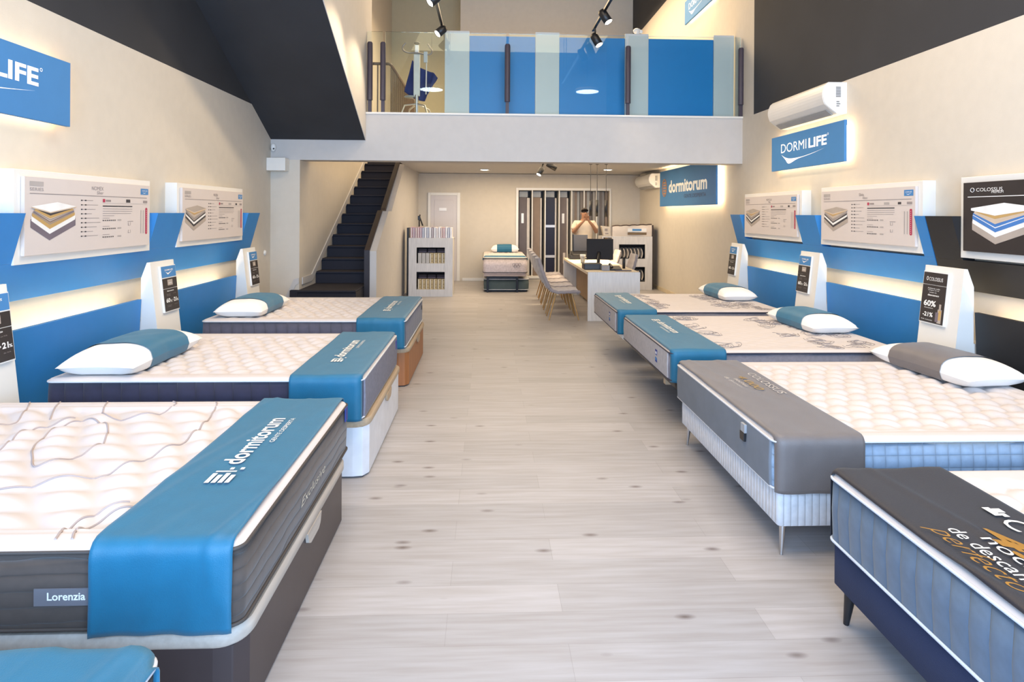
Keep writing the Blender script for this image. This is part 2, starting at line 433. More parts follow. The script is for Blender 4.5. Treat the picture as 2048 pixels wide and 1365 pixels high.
# door in the back wall
d = struct('door_1', MB().box(-1.375, -0.735, YR - 0.03, YR, 0.0, 2.06), mat('door_lilac_white', (0.64, 0.60, 0.60), 0.4, var=0.01), bevel=0.004)
b = MB().box(-1.435, -1.375, YR - 0.045, YR, 0, 2.13).box(-0.735, -0.66, YR - 0.045, YR, 0, 2.13).box(-1.375, -0.735, YR - 0.045, YR, 2.06, 2.13)
obj('door_frame', b, white_m, d, bevel=0.005)
b = MB().box(-1.28, -0.83, YR - 0.036, YR - 0.03, 0.2, 1.95)
obj('door_panel', b, mat('door_lilac_white', (0.6, 0.6, 0.6)), d, bevel=0.003)
b = MB().tube([(-0.79, YR - 0.03, 1.02), (-0.79, YR - 0.08, 1.02), (-0.90, YR - 0.08, 1.02)], 0.011)
obj('door_handle', b, steel, d)
t = obj('door_plate', MB().box(-1.165, -0.985, YR - 0.044, YR - 0.037, 1.69, 1.76), mat('bright_white_plate', (0.9, 0.9, 0.9), 0.3), bevel=0.002)
tag(t, 'small blank white plate on the lilac-white door', 'sign')

# ================================================================= WALL DISPLAYS
ORD = ['first', 'second', 'third', 'fourth', 'fifth', 'sixth', 'seventh', 'eighth', 'ninth', 'tenth', 'eleventh', 'twelfth', 'thirteenth', 'fourteenth', 'fifteenth', 'sixteenth', 'seventeenth', 'eighteenth']
FL = frame((0, 0, 0), (0, 1, 0), (0, 0, 1))      # looking at the left wall:  a=+y, up=z, out=+x
FR = frame((0, 0, 0), (0, -1, 0), (0, 0, 1))     # looking at the right wall: a=-y, up=z, out=-x
# in each frame: coordinates (a, z, out) with out = x (left) or -x (right)


def side_frame(side): return FL if side == 'L' else FR


XLo, XRo = XL, -XR      # 'out' coordinate of each wall


def pf(side, poly, a0, a1):
    """prism with (out-from-wall, z) profile between y = a0..a1 on a side wall"""
    w = XL if side == 'L' else XR; s = 1 if side == 'L' else -1
    return [(w + s * p[0], p[1]) for p in poly]


def band(side, segs, notches, m, name, label, zt=1.64, zb=1.06):
    """leaning upper band: top leans into the room; notches are cut for the poster boxes"""
    root = thing(name, label, 'wall panel', ((XL if side == 'L' else XR), segs[0], 0))
    zn = 1.31
    o_top = 0.185; o_bot = 0.03
    on = o_bot + (o_top - o_bot) * (zn - zb) / (zt - zb)
    lo = pf(side, [(0.0, zb), (o_bot, zb), (on, zn), (0, zn)], 0, 0)
    b = MB().prism(lo, segs[0], segs[1], 'y')
    up = pf(side, [(0, zn), (on, zn), (o_top, zt), (0, zt)], 0, 0)
    y = segs[0]
    for n0, n1 in notches + [(segs[1], None)]:
        if n0 > y + 0.01: b.prism(up, y, n0, 'y')
        y = n1
    obj('band_panel', b, m, root, bevel=0.002)
    return root


def lower_panel(side, y0, y1, m, label, zt=0.92):
    w = XL if side == 'L' else XR
    root = thing('headboard_panel', label, 'headboard', (w, y0, 0), 'lit headboard panels along the walls')
    b = MB().prism(pf(side, [(0.155, 0.02), (0.200, zt), (0.165, zt), (0.12, 0.02)], 0, 0), y0, y1, 'y')
    obj('panel', b, m, root, bevel=0.003)
    b = MB().prism(pf(side, [(0.006, zt - 0.16), (0.15, zt - 0.16), (0.15, zt - 0.14), (0.006, zt - 0.14)], 0, 0), y0, y1, 'y')
    obj('trough', b, white_m, root)
    b = MB().prism(pf(side, [(0.09, zt - 0.138), (0.115, zt - 0.138), (0.115, zt - 0.125), (0.09, zt - 0.125)], 0, 0), y0 + 0.03, y1 - 0.03, 'y')
    obj('led_strip', b, led_m, root, label='warm glowing light strip behind the panel')
    return root


def iso_mattress(b, x, y, w, h, layers, M, z):
    """cut-away mattress drawing in the picture plane: (top colour, side colour, thickness, lift, width scale, tilt)"""
    cx = x + w * 0.40; base = y + h * 0.06
    for i, (mt, ms, th, lift, sc, tilt) in enumerate(layers):
        by = base + h * lift; zz = z + 0.0007 * i
        ox = x + w * (0.5 - 0.5 * sc)
        Lp = (ox, by + h * (0.34 - tilt)); Rp = (ox + w * sc, by + h * (0.36 - tilt)); Bp = (cx, by + h * tilt * 0.6); T = (x + w * 0.55, by + h * (0.62 - 2.2 * tilt))
        t = h * th
        b.quad((Lp[0], Lp[1], zz), (Bp[0], Bp[1], zz), (Rp[0], Rp[1], zz), (T[0], T[1], zz), mt, M)
        b.quad((Lp[0], Lp[1] - t, zz), (Bp[0], Bp[1] - t, zz), (Bp[0], Bp[1], zz), (Lp[0], Lp[1], zz), ms, M)
        b.quad((Bp[0], Bp[1] - t, zz), (Rp[0], Rp[1] - t, zz), (Rp[0], Rp[1], zz), (Bp[0], Bp[1], zz), ms, M)


PM = [paper, ink, ink_l, ink_ll, signblue, red_m, mat('drawing_cream', (0.62, 0.50, 0.38), 0.6), mat('drawing_gold', (0.52, 0.33, 0.12), 0.6),
      mat('drawing_grey', (0.17, 0.14, 0.17), 0.6), print_white, mat('drawing_beige_grey', (0.42, 0.36, 0.31), 0.6), mat('drawing_blue', (0.06, 0.2, 0.52), 0.6),
      mat('dark_print_ground', (0.028, 0.022, 0.022), 0.45)]


def poster(side, y0, y1, zb, zt, label, title, sub, kind):
    w = XL if side == 'L' else XR; s = 1 if side == 'L' else -1
    root = thing('poster_display', label, 'poster', (w, (y0 + y1) / 2, zb), 'product posters along the walls')
    b = MB().prism(pf(side, [(0, zb), (0.11, zb), (0.11, zt), (0, zt)], 0, 0), y0, y1, 'y')
    obj('frame_box', b, white_m, root, bevel=0.003)
    # raised print board
    W_ = y1 - y0; H_ = zt - zb
    mx, mt, mbm = 0.055, 0.045, 0.055
    f = side_frame(side)
    a0 = (y0 if side == 'L' else -y1); o = (w if side == 'L' else -w)
    # plane coordinates: (a, z, out)
    PW = W_ - 2 * mx; PH = H_ - mt - mbm
    M = f @ Matrix.Translation((a0 + mx, zb + mbm, o + 0.112))
    dark = kind == 'dark'
    obj('print_board', MB().box(0, PW, 0, PH, 0, 0.024, 0, M), PM[12] if dark else paper, root, bevel=0.001)
    b = MB(); z = 0.0255
    U = PW / 1.0
    def R(x0, y0_, x1, y1_, mi, zz=z): b.quad((x0 * PW, y0_ * PH, zz), (x1 * PW, y0_ * PH, zz), (x1 * PW, y1_ * PH, zz), (x0 * PW, y1_ * PH, zz), mi, M)
    lc = 9 if dark else 2
    R(0.03, 0.785, 0.97, 0.795, lc)
    if not dark:
        R(0.03, 0.885, 0.115, 0.945, 3)
        put_text(b, 'SERIES', M, 0.03 * PW, 0.825 * PH, w=0.085 * PW, h=0.04 * PH, mi=2, z=z)
        R(0.905, 0.845, 0.985, 0.945, 4)
        put_text(b, 'DORMI LIFE', M, 0.918 * PW, 0.898 * PH, w=0.055 * PW, mi=9, z=z + 0.001)
        b.add([(0.922 * PW, 0.882 * PH, z + .001), (0.94 * PW, 0.862 * PH, z + .001), (0.97 * PW, 0.886 * PH, z + .001), (0.94 * PW, 0.872 * PH, z + .001)], [(0, 1, 2, 3)], 9, False, M)
        put_text(b, title, M, 0.46 * PW, 0.875 * PH, h=0.055 * PH, mi=2, z=z)
        put_text(b, sub, M, 0.50 * PW, 0.815 * PH, h=0.05 * PH, mi=2, z=z, shear=0.3)
        for i in range(9):   # bullet list
            y = 0.72 - i * 0.064
            for dx in (0.375, 0.405): R(dx, y - 0.008, dx + 0.012, y + 0.008, 1)
            ln = (0.05, 0.09, 0.07, 0.04, 0.10, 0.11, 0.08, 0.05, 0.09)[i]
            R(0.387, y - 0.002, 0.42 + ln, y + 0.004, 2)
        R(0.55, 0.685, 0.97, 0.689, 3)
        R(0.55, 0.70, 0.57, 0.75, 5); R(0.575, 0.71, 0.62, 0.74, 2)
        if kind == 'a': R(0.76, 0.705, 0.80, 0.755, 1)
        else: R(0.72, 0.705, 0.77, 0.745, 3); R(0.85, 0.705, 0.88, 0.745, 1)
        R(0.93, 0.705, 0.975, 0.745, 2)
        R(0.55, 0.635, 0.82, 0.652, 1)
        for i, ln in enumerate((0.27, 0.27, 0.26, 0.10)): R(0.55, 0.60 - i * 0.035, 0.55 + ln, 0.606 - i * 0.035, 2)
        for j in range(3):
            y = 0.43 - j * 0.125
            R(0.55, y + 0.03, 0.61, y + 0.036, 2)
            for i in range(7 if j < 2 else 6): R(0.55 + i * 0.017, y - 0.012, 0.56 + i * 0.017, y + 0.006, 1)
            R(0.68, y - 0.012, 0.715, y + 0.010, 3)
        R(0.775, 0.40, 0.83, 0.408, 2)
        for y in (0.34, 0.22):
            R(0.78, y, 0.784, y + 0.05, 2); R(0.78, y, 0.80, y + 0.004, 2); R(0.80, y, 0.804, y + 0.05, 3)
        for x in (0.905, 0.93): R(x, 0.20, x + 0.008, 0.585, 3)
        # red thermometer bar with rounded ends
        pts = [(0.965 + 0.011 * math.cos(a), 0.605 + 0.022 * math.sin(a)) for a in [PI * i / 8 for i in range(9)]] + [(0.965 + 0.011 * math.cos(a), 0.205 + 0.022 * math.sin(a)) for a in [PI + PI * i / 8 for i in range(9)]]
        b.add([(p[0] * PW, p[1] * PH, z) for p in pts], [tuple(range(18))], 5, False, M)
        for i in range(12): R(0.963, 0.215 + i * 0.033, 0.967, 0.225 + i * 0.033, 9, z + 0.001)
        if kind == 'a': lay = [(8, 8, 0.20, 0.12, 1, 0), (9, 9, 0.12, 0.20, 0.97, 0), (7, 7, 0.07, 0.27, 0.95, 0.01), (7, 2, 0.03, 0.33, 0.92, 0.03), (6, 8, 0.03, 0.37, 0.90, 0.05), (6, 2, 0.03, 0.41, 0.88, 0.07), (7, 7, 0.03, 0.45, 0.86, 0.09), (1, 7, 0.01, 0.48, 0.82, 0.11), (9, 6, 0.03, 0.56, 1.0, 0.13)]
        else: lay = [(2, 10, 0.17, 0.10, 1, 0), (1, 1, 0.10, 0.18, 0.97, 0), (9, 9, 0.08, 0.24, 0.95, 0.01), (10, 1, 0.05, 0.29, 0.94, 0.02), (10, 2, 0.05, 0.36, 0.92, 0.05), (6, 10, 0.03, 0.41, 0.90, 0.07), (7, 10, 0.03, 0.46, 0.90, 0.10), (10, 6, 0.04, 0.54, 0.98, 0.13)]
        iso_mattress(b, 0.035 * PW, 0.19 * PH, 0.30 * PW, 0.52 * PH, lay, M, z)
    else:
        put_text(b, 'COLOSSUS', M, 0.085 * PW, 0.865 * PH, w=0.16 * PW, h=0.05 * PH, mi=9, z=z)
        b.tube([((0.06 + 0.012 * math.cos(a)) * PW, (0.89 + 0.03 * math.sin(a)) * PH, z) for a in [2 * PI * i / 12 for i in range(12)]], 0.002, 4, 9, closed=True, M=M)
        put_text(b, 'PREMIUM', M, 0.18 * PW, 0.835 * PH, w=0.07 * PW, mi=9, z=z)
        for i in range(9):
            y = 0.62 - i * 0.058
            R(0.50, y - 0.006, 0.515, y + 0.006, 2); R(0.535, y - 0.008, 0.555, y + 0.008, 9); R(0.555, y - 0.002, 0.66, y + 0.003, 2)
        R(0.72, 0.60, 0.93, 0.615, 9)
        for i in range(5): R(0.72, 0.56 - i * 0.03, 0.93, 0.566 - i * 0.03, 2)
        lay = [(9, 10, 0.22, 0.13, 1, 0), (9, 9, 0.12, 0.20, 0.98, 0), (9, 11, 0.10, 0.30, 0.98, 0.01), (11, 11, 0.04, 0.36, 0.96, 0.02), (6, 6, 0.04, 0.42, 0.92, 0.05), (6, 6, 0.03, 0.46, 0.90, 0.08), (7, 7, 0.03, 0.50, 0.84, 0.11), (9, 9, 0.06, 0.60, 1.02, 0.13)]
        iso_mattress(b, 0.06 * PW, 0.14 * PH, 0.36 * PW, 0.56 * PH, lay, M, z)
    obj('print', b, PM, root)
    return root


def totem(side, y0, y1, label, dark=False, zt=1.215):
    """leaning price totem standing between the beds"""
    w = XL if side == 'L' else XR
    root = thing('price_totem', label, 'price stand', (w, (y0 + y1) / 2, 0), 'white price totems between the beds')
    top, bot = 0.262, 0.40
    prof = [(0.0, 0.0), (bot, 0.0), (top, zt), (top - 0.025, zt), (0.19, zt - 0.13), (0.19, 0.90), (0.19, 0.72), (0.0, 0.70)]
    obj('body', MB().prism(pf(side, prof, 0, 0), y0, y1, 'y'), white_m, root, bevel=0.003)
    f = side_frame(side); o = w if side == 'L' else -w
    a0 = y0 if side == 'L' else -y1
    lean = math.atan2(bot - top, zt)
    # plane lying on the leaning front: origin top-left
    M = f @ Matrix.Translation((a0, zt, o + top)) @ Matrix.Rotation(lean * -1, 4, 'X')
    wd = y1 - y0
    sx0, sx1 = (0.30 * wd, 0.95 * wd) if side == 'L' else (0.05 * wd, 0.70 * wd)
    sh = 0.40
    s0 = -0.045; s1 = s0 - sh
    obj('sign_board', MB().box(sx0, sx1, s1, s0, 0.001, 0.020, 0, M), white_gloss, root, bevel=0.001)
    b = MB(); z = 0.0215; PW = sx1 - sx0
    def R(x0, y0_, x1, y1_, mi, zz=z): b.quad((sx0 + x0 * PW, s1 + y0_ * sh, zz), (sx0 + x1 * PW, s1 + y0_ * sh, zz), (sx0 + x1 * PW, s1 + y1_ * sh, zz), (sx0 + x0 * PW, s1 + y1_ * sh, zz), mi, M)
    T = lambda s, x, y, ww, hh, mi=9, bold=0.0: put_text(b, s, M, sx0 + x * PW, s1 + y * sh, w=ww * PW, h=hh * sh, mi=mi, z=z + 0.0012, bold=bold)
    if dark:
        R(0.02, 0.02, 0.98, 0.98, 12); R(0.02, 0.735, 0.98, 0.75, 9)
        T('COLOSSUS', 0.26, 0.82, 0.56, 0.07); T('o', 0.15, 0.82, 0.08, 0.08)
        T('Adelanta cada', 0.24, 0.665, 0.5, 0.025); T('compra en tu', 0.26, 0.625, 0.45, 0.025); T('equipo de', 0.32, 0.585, 0.3, 0.025); T('descanso', 0.27, 0.53, 0.46, 0.035, bold=.02)
        T('60%', 0.14, 0.33, 0.50, 0.115, bold=.03); T('descuento', 0.18, 0.29, 0.36, 0.022)
        T('-21%', 0.14, 0.13, 0.42, 0.085, bold=.03); T('IVA incluido', 0.1, 0.06, 0.46, 0.022)
        R(0.74, 0.04, 0.90, 0.30, 10, z + .0008); R(0.66, 0.06, 0.78, 0.24, 8, z + .001); R(0.78, 0.30, 0.86, 0.40, 10, z + .001); R(0.78, 0.10, 0.88, 0.28, 7, z + .0012)
    else:
        R(0.02, 0.745, 0.98, 0.985, 4); R(0.02, 0.02, 0.98, 0.725, 12); R(0.02, 0.495, 0.98, 0.505, 9)
        R(0.34, 0.565, 0.68, 0.69, 10, z + .0008); T('SERIES', 0.40, 0.60, 0.22, 0.03, 9)
        T('DORMI LIFE', 0.24, 0.885, 0.54, 0.035, bold=.02)
        P = lambda x, y: (sx0 + x * PW, s1 + y * sh, z + .0012)
        b.add([P(0.28, 0.865), P(0.42, 0.80), P(0.74, 0.88), P(0.44, 0.835)], [(0, 1, 2, 3)], 9, False, M)
        T('descuento', 0.25, 0.435, 0.45, 0.03, bold=.02)
        T('financiado', 0.2, 0.37, 0.25, 0.02, 2); T('sin IVA', 0.62, 0.37, 0.2, 0.02, 2); T('directo', 0.2, 0.34, 0.25, 0.02, 2)
        T('60', 0.14, 0.20, 0.26, 0.095, bold=.035); T('%', 0.42, 0.20, 0.10, 0.05, bold=.02); T('+', 0.56, 0.225, 0.05, 0.03, bold=.03)
        T('21', 0.64, 0.20, 0.19, 0.09, bold=.035); T('%', 0.84, 0.20, 0.10, 0.05, bold=.02)
        T('en colchones', 0.17, 0.13, 0.30, 0.018, 2); T('de IVA', 0.66, 0.13, 0.22, 0.018, 2); T('y canapes', 0.17, 0.10, 0.26, 0.018, 2)
    obj('print', b, PM, root)
    return root


# ---- left wall
band('L', (-0.6, 8.08), [(2.05, 3.62), (4.04, 5.62), (6.10, 7.70)], blue_m, 'wall_display_band', 'long blue leaning panel band along the left wall behind the beds', zt=1.63)
poster('L', 4.04, 5.62, 1.30, 1.91, 'cream product poster nearest the camera on the left wall, grey and gold mattress drawing', 'NOMEX', 'Silver', 'a')
poster('L', 6.10, 7.70, 1.30, 1.92, 'cream product poster on the left wall nearest the stairs', 'NUBA', 'Silver', 'b')
lower_panel('L', 1.78, 3.38, blue_m, 'blue headboard panel at the left picture edge behind the brown-sided mattress', 0.91)
lower_panel('L', 3.79, 5.33, blue_m, 'blue headboard panel behind the left bed with the white storage base', 0.91)
lower_panel('L', 5.74, 7.31, blue_m, 'blue headboard panel behind the left bed with the orange wood base', 0.91)
totem('L', 3.39, 3.78, 'white price totem cut by the left picture edge')
totem('L', 5.34, 5.73, 'white price totem on the left between the two back beds')
totem('L', 7.32, 7.70, 'white price totem on the left wall nearest the stairs')
# ---- right wall
band('R', (4.93, 8.98), [(5.05, 6.63), (7.05, 8.64)], blue_m, 'wall_display_band', 'blue leaning panel band along the right wall behind the far beds', zt=1.645, zb=1.075)
band('R', (-0.6, 4.92), [(3.05, 4.63)], black_panel, 'wall_display_band', 'black leaning panel band at the right picture edge', zt=1.645, zb=1.075)
poster('R', 7.05, 8.64, 1.335, 1.93, 'cream product poster on the right wall nearest the back room', 'NUVOLA', 'Plus', 'b')
poster('R', 5.05, 6.63, 1.33, 1.94, 'cream product poster on the right wall between a cream and a black poster', 'Silvia', 'Visco', 'b')
poster('R', 3.05, 4.63, 1.33, 1.94, 'black poster with white and blue mattress drawing at the right picture edge', 'COLOSSUS', '', 'dark')
lower_panel('R', 6.78, 8.33, blue_m, 'blue headboard panel behind the farthest bed on the right', 0.95)
lower_panel('R', 4.82, 6.36, blue_m, 'blue headboard panel behind the right bed with swirl-printed top next to the grey sleeve bed', 0.95)
lower_panel('R', 2.4, 4.38, black_panel, 'black headboard panel at the right picture edge', 0.95)
totem('R', 8.34, 8.72, 'white price totem on the right wall nearest the back room', zt=1.245)
totem('R', 6.37, 6.76, 'white price totem with blue and black sign in the middle of the right wall', zt=1.25)
totem('R', 4.40, 4.80, 'white price totem with all-black sign beside the black panel', True, zt=1.26)


def smooth_line(pts, n=6, closed=False):
    out = []; m = len(pts)
    rng = range(m if closed else m - 1)
    for i in rng:
        p0 = pts[(i - 1) % m if closed else max(i - 1, 0)]; p1 = pts[i]; p2 = pts[(i + 1) % m]; p3 = pts[(i + 2) % m if closed else min(i + 2, m - 1)]
        for k in range(n):
            t = k / n
            out.append(tuple(0.5 * ((2 * p1[a]) + (-p0[a] + p2[a]) * t + (2 * p0[a] - 5 * p1[a] + 4 * p2[a] - p3[a]) * t * t + (-p0[a] + 3 * p1[a] - 3 * p2[a] + p3[a]) * t ** 3) for a in range(2)))
    if not closed: out.append(tuple(pts[-1][:2]))
    return out


def swoosh(b, M, x, y, w, z, mi):
    up = smooth_line([(0, .02), (.10, -.055), (.24, -.098), (.49, -.098), (.75, -.058), (1, 0)], 4)
    dn = smooth_line([(0, .02), (.10, -.105), (.19, -.21), (.40, -.133), (.70, -.079), (1, 0)], 4)
    v = [(x + w * p[0], y + w * p[1] * 0.53, z) for p in up + dn]; n = len(up)
    b.add(v, [(n + i, n + i + 1, i + 1, i) for i in range(n - 1)], mi, False, M)


def wall_sign(side, y0, y1, zb, zt, label, logo, off=0.07):
    w = XL if side == 'L' else XR
    root = thing('wall_sign', label, 'sign', (w, (y0 + y1) / 2, zb), 'backlit blue wall signs')
    obj('sign_panel', MB().prism(pf(side, [(off, zb), (off + 0.03, zb), (off + 0.03, zt), (off, zt)], 0, 0), y0, y1, 'y'), signblue, root, bevel=0.003)
    q = 0.05
    b = MB()
    for (ya, yb, za, zc) in ((y0 + q, y1 - q, zb + q, zb + q + 0.02), (y0 + q, y1 - q, zt - q - 0.02, zt - q), (y0 + q, y0 + q + 0.02, zb + q, zt - q), (y1 - q - 0.02, y1 - q, zb + q, zt - q)):
        b.prism(pf(side, [(0.035, za), (off - 0.002, za), (off - 0.002, zc), (0.035, zc)], 0, 0), ya, yb, 'y')
    obj('led_strip', b, mat('warm_sign_led', (1, 0.8, 0.5), 0.5, emit=(1.0, 0.76, 0.46), estr=12.0), root)
    for (ya, yb, za, zc) in ((y0 + 0.1, y0 + 0.14, zb + 0.1, zb + 0.14), (y1 - 0.14, y1 - 0.1, zt - 0.14, zt - 0.1)):
        obj('standoff', MB().prism(pf(side, [(0, za), (off, za), (off, zc), (0, zc)], 0, 0), ya, yb, 'y'), steel, root)
    W_ = y1 - y0; H_ = zt - zb; o = w if side == 'L' else -w
    M = side_frame(side) @ Matrix.Translation(((y0 if side == 'L' else -y1), zb, o + off + 0.032))
    b = MB()
    if logo == 'life':
        put_text(b, 'DORMI', M, 0.158 * W_, 0.49 * H_, w=0.378 * W_, h=0.26 * H_)
        put_text(b, 'LIFE', M, 0.565 * W_, 0.49 * H_, w=0.235 * W_, h=0.26 * H_, bold=0.03)
        put_text(b, 'o', M, 0.807 * W_, 0.72 * H_, w=0.016 * W_)
        swoosh(b, M, 0.165 * W_, 0.42 * H_, 0.62 * W_, 0, 0)
        obj('lettering', b, mat('glowing_white_lettering', (0.9, 0.9, 0.88), 0.4, emit=(1, 0.97, 0.9), estr=0.35), root)
    else:
        put_text(b, 'dormitorum', M, 0.20 * W_, 0.36 * H_, w=0.675 * W_, h=0.34 * H_, bold=0.03)
        e = MB()
        for k in range(5):
            y = 0.34 + 0.075 * k
            e.quad((0.08 * W_, y * H_, 0), (0.135 * W_, y * H_, 0), (0.135 * W_, (y + 0.045) * H_, 0), (0.08 * W_, (y + 0.045) * H_, 0), 1, M)
        e.tube([((0.107 + 0.045 * math.cos(a)) * W_, (0.52 + 0.24 * math.sin(a)) * H_, 0) for a in [2 * PI * i / 20 for i in range(20)]], 0.012, 6, 1, closed=True, M=M)
        put_text(b, 'GENTE DESPIERTA', M, 0.50 * W_, 0.20 * H_, w=0.36 * W_, h=0.09 * H_, mi=2)
        obj('emblem', e, [print_white, mat('copper_emblem', (0.5, 0.25, 0.12), 0.5)], root)
        obj('lettering', b, [mat('raised_white_lettering', (0.85, 0.82, 0.74), 0.4, emit=(1, 0.9, 0.7), estr=0.25), mat('copper_emblem', (0.5, 0.25, 0.12), 0.5), mat('navy_lettering', (0.02, 0.04, 0.12), 0.5)], root)
    return root


wall_sign('L', 2.99, 4.58, 2.245, 2.70, 'backlit blue wall sign cut by the left picture edge above the cream poster', 'life')
wall_sign('R', 6.22, 7.84, 2.195, 2.62, 'backlit blue wall sign below the air conditioner on the right wall', 'life')
wall_sign('R', 9.70, 12.9, 1.80, 2.52, 'wide backlit blue wall sign with lower-case lettering in the back room', 'dorm', 0.10)
wall_sign('R', 9.96, 11.42, 5.14, 5.56, 'backlit blue wall sign high on the gallery wall, cut by the top edge', 'life')


def air_con(side, y0, y1, z0, z1, label):
    w = XR; s = -1
    root = thing('air_conditioner', label, 'air conditioner', (w, (y0 + y1) / 2, z0), 'white wall air conditioners')
    H_ = z1 - z0
    prof = [(0, z0), (0.10, z0), (0.17, z0 + 0.05), (0.23, z0 + 0.10)] + [(0.23 + 0.025 * math.sin(PI * t / 6), z0 + 0.10 + (H_ - 0.14) * t / 6) for t in range(1, 6)] + [(0.225, z1 - 0.03), (0.19, z1), (0, z1)]
    P = [(w + s * p[0], p[1]) for p in prof]
    obj('housing', MB().prism(P, y0, y1, 'y', smooth=False), mat('cream_plastic_housing', (0.74, 0.72, 0.68), 0.35, var=0.01), root, bevel=0.006)
    lo = [(w + s * p[0], p[1]) for p in [(0.105, z0 + 0.0), (0.175, z0 + 0.048), (0.180, z0 + 0.043), (0.115, z0 - 0.006)]]
    obj('louvre', MB().prism(lo, y0 + 0.06, y1 - 0.06, 'y'), mat('louvre_grey', (0.35, 0.34, 0.33), 0.5), root)
    # end cap facing the camera with vent marks
    b = MB().prism([(w + s * p[0] * 0.985, z0 + (p[1] - z0) * 0.985 + 0.002) for p in prof], y0 - 0.012, y0, 'y')
    obj('end_cap', b, white_gloss, root, bevel=0.004)
    b = MB()
    for k in range(7): b.box(w - 0.115, w - 0.065, y0 - 0.015, y0 - 0.0121, z1 - 0.06 - k * 0.016, z1 - 0.051 - k * 0.016)
    obj('vent_grille', b, mat('vent_grey', (0.18, 0.18, 0.18), 0.5), root); b = MB()
    for k in range(3): b.box(w - 0.11, w - 0.08 + 0.01 * (k % 2), y0 - 0.015, y0 - 0.0121, z1 - 0.21 - k * 0.022, z1 - 0.20 - k * 0.022)
    obj('vent_marks', b, mat('vent_grey', (0.18, 0.18, 0.18), 0.5), root)
    return root


air_con('R', 6.36, 7.62, 2.70, 3.03, 'white wall air conditioner above the blue sign, near')
air_con('R', 13.35, 14.6, 2.21, 2.52, 'white wall air conditioner in the back room beside the wide sign')

# ================================================================= BEDS


def sq2rr(s, t, hx, hy, r):
    x = s * hx; y = t * hy; ax = abs(x); ay = abs(y)
    if ax > hx - r and ay > hy - r:
        a = ax - (hx - r); c = ay - (hy - r)
        a2 = a * math.sqrt(max(0, 1 - c * c / (2 * r * r))); c2 = c * math.sqrt(max(0, 1 - a * a / (2 * r * r)))
        x = math.copysign(hx - r + a2, x); y = math.copysign(hy - r + c2, y)
    return x, y


def rr_outline(hx, hy, r, n=8):
    pts = []
    for cx, cy, a0 in ((hx - r, hy - r, 0), (-(hx - r), hy - r, PI / 2), (-(hx - r), -(hy - r), PI), (hx - r, -(hy - r), 3 * PI / 2)):
        for i in range(n + 1):
            a = a0 + PI / 2 * i / n; pts.append((cx + r * math.cos(a), cy + r * math.sin(a)))
    return pts


def ring_wall(b, prof, hx, hy, r, cx, cy, mi=0, capb=True, n=8, wav=0.0):
    """prof: list of (outset, z)"""
    v = []; m = None
    for o, z in prof:
        pts = rr_outline(hx + o, hy + o, max(0.01, r + o), n); m = len(pts)
        v += [(cx + p[0], cy + p[1], z) for p in pts]
    f = []
    for i in range(len(prof) - 1):
        for k in range(m): f.append((i * m + k, i * m + (k + 1) % m, (i + 1) * m + (k + 1) % m, (i + 1) * m + k))
    b.add(v, f, mi, True)
    if capb: b.add(v[:m], [tuple(range(m - 1, -1, -1))], mi, False)
    b.add(v[-m:], [tuple(range(m))], mi, False)


def mattress(label, x0, x1, y0, y1, z0, z1, side_m, kind, foot, pipe_m=None, name='mattress', group='mattresses on the display beds', top_m=None, rad=0.048, crown=0.0):
    cx, cy = (x0 + x1) / 2, (y0 + y1) / 2; hx, hy = (x1 - x0) / 2, (y1 - y0) / 2
    root = thing(name, label, 'mattress', (cx, cy, z0), group)
    e = 0.020
    b = MB(); ring_wall(b, [(-0.02, z0), (-0.004, z0 + 0.012), (0, z0 + 0.03), (0.004, (z0 + z1) / 2), (0, z1 - e), (-0.012, z1 - 0.055)], hx, hy, rad, cx, cy)
    obj('side_band', b, side_m, root)
    pm = pipe_m or piping_light
    for zz in (z0 + 0.022, z1 - e):
        pts = [(cx + p[0], cy + p[1], zz) for p in rr_outline(hx + 0.003, hy + 0.003, rad, 6)]
        obj('piping', MB().tube(pts, 0.006, 6, closed=True), pm, root)

    def top_z(x, y):
        dx = hx - abs(x); dy = hy - abs(y); d = max(0, min(dx, dy))
        k = rad
        if dx < k and dy < k: d = max(0, k - math.hypot(k - dx, k - dy))
        wd = 0.034
        z = z1 - (e * (1 - math.sqrt(max(0, 1 - (1 - d / wd) ** 2))) if d < wd else 0)
        if d > 0.10:
            f = min(1, (d - 0.10) / 0.04)
            if kind == 'tuft':
                u = x / 0.125; v = y / 0.115; v += 0.16 * math.sin(u * PI)
                w = abs(math.sin(PI * (u + (0.5 if int(math.floor(v)) % 2 else 0)) / 1)) * abs(math.sin(PI * v))
                z += f * 0.026 * (w ** 0.6 - 0.95)
            elif kind == 'big':
                n = noise.noise(Vector((x * 4.6, y * 5.2, 3.3)))
                q = noise.noise(Vector((x * 1.7, y * 1.7, 9.1))); u = x / 0.19 + y / 0.30 + 0.5 * q; v = y / 0.16 - x / 0.7 - 0.6 * q
                w = abs(math.sin(PI * u) * math.sin(PI * v))
                z += f * (0.028 * (w ** 1.1 - 1.0) + 0.004 * n)
            else:
                z += f * 0.005 * (-1 + math.sin(x * 2 * PI / 0.16) * math.sin(y * 2 * PI / 0.13))
        elif 0.088 < d < 0.102: z -= 0.006
        return z + crown * (1 - (x / hx) ** 2) * (1 - (y / hy) ** 2)
    b = MB()
    nx, ny = (170, 130) if kind == 'big' else (140, 104) if kind == 'tuft' else (70, 54)
    def fn(i, j):
        # finer rows near the rim
        g = lambda t: math.copysign(1 - (1 - abs(2 * t - 1)) ** 1.08, 2 * t - 1)
        x, y = sq2rr(g(i), g(j), hx - 0.0005, hy - 0.0005, rad)
        return (cx + x, cy + y, top_z(x, y))
    b.grid(fn, nx, ny)
    surf = lambda x, y: (x, y, top_z(x - cx, y - cy) + 0.0015)
    return root, b, surf, (cx, cy, hx, hy, rad, top_z, z0, z1)


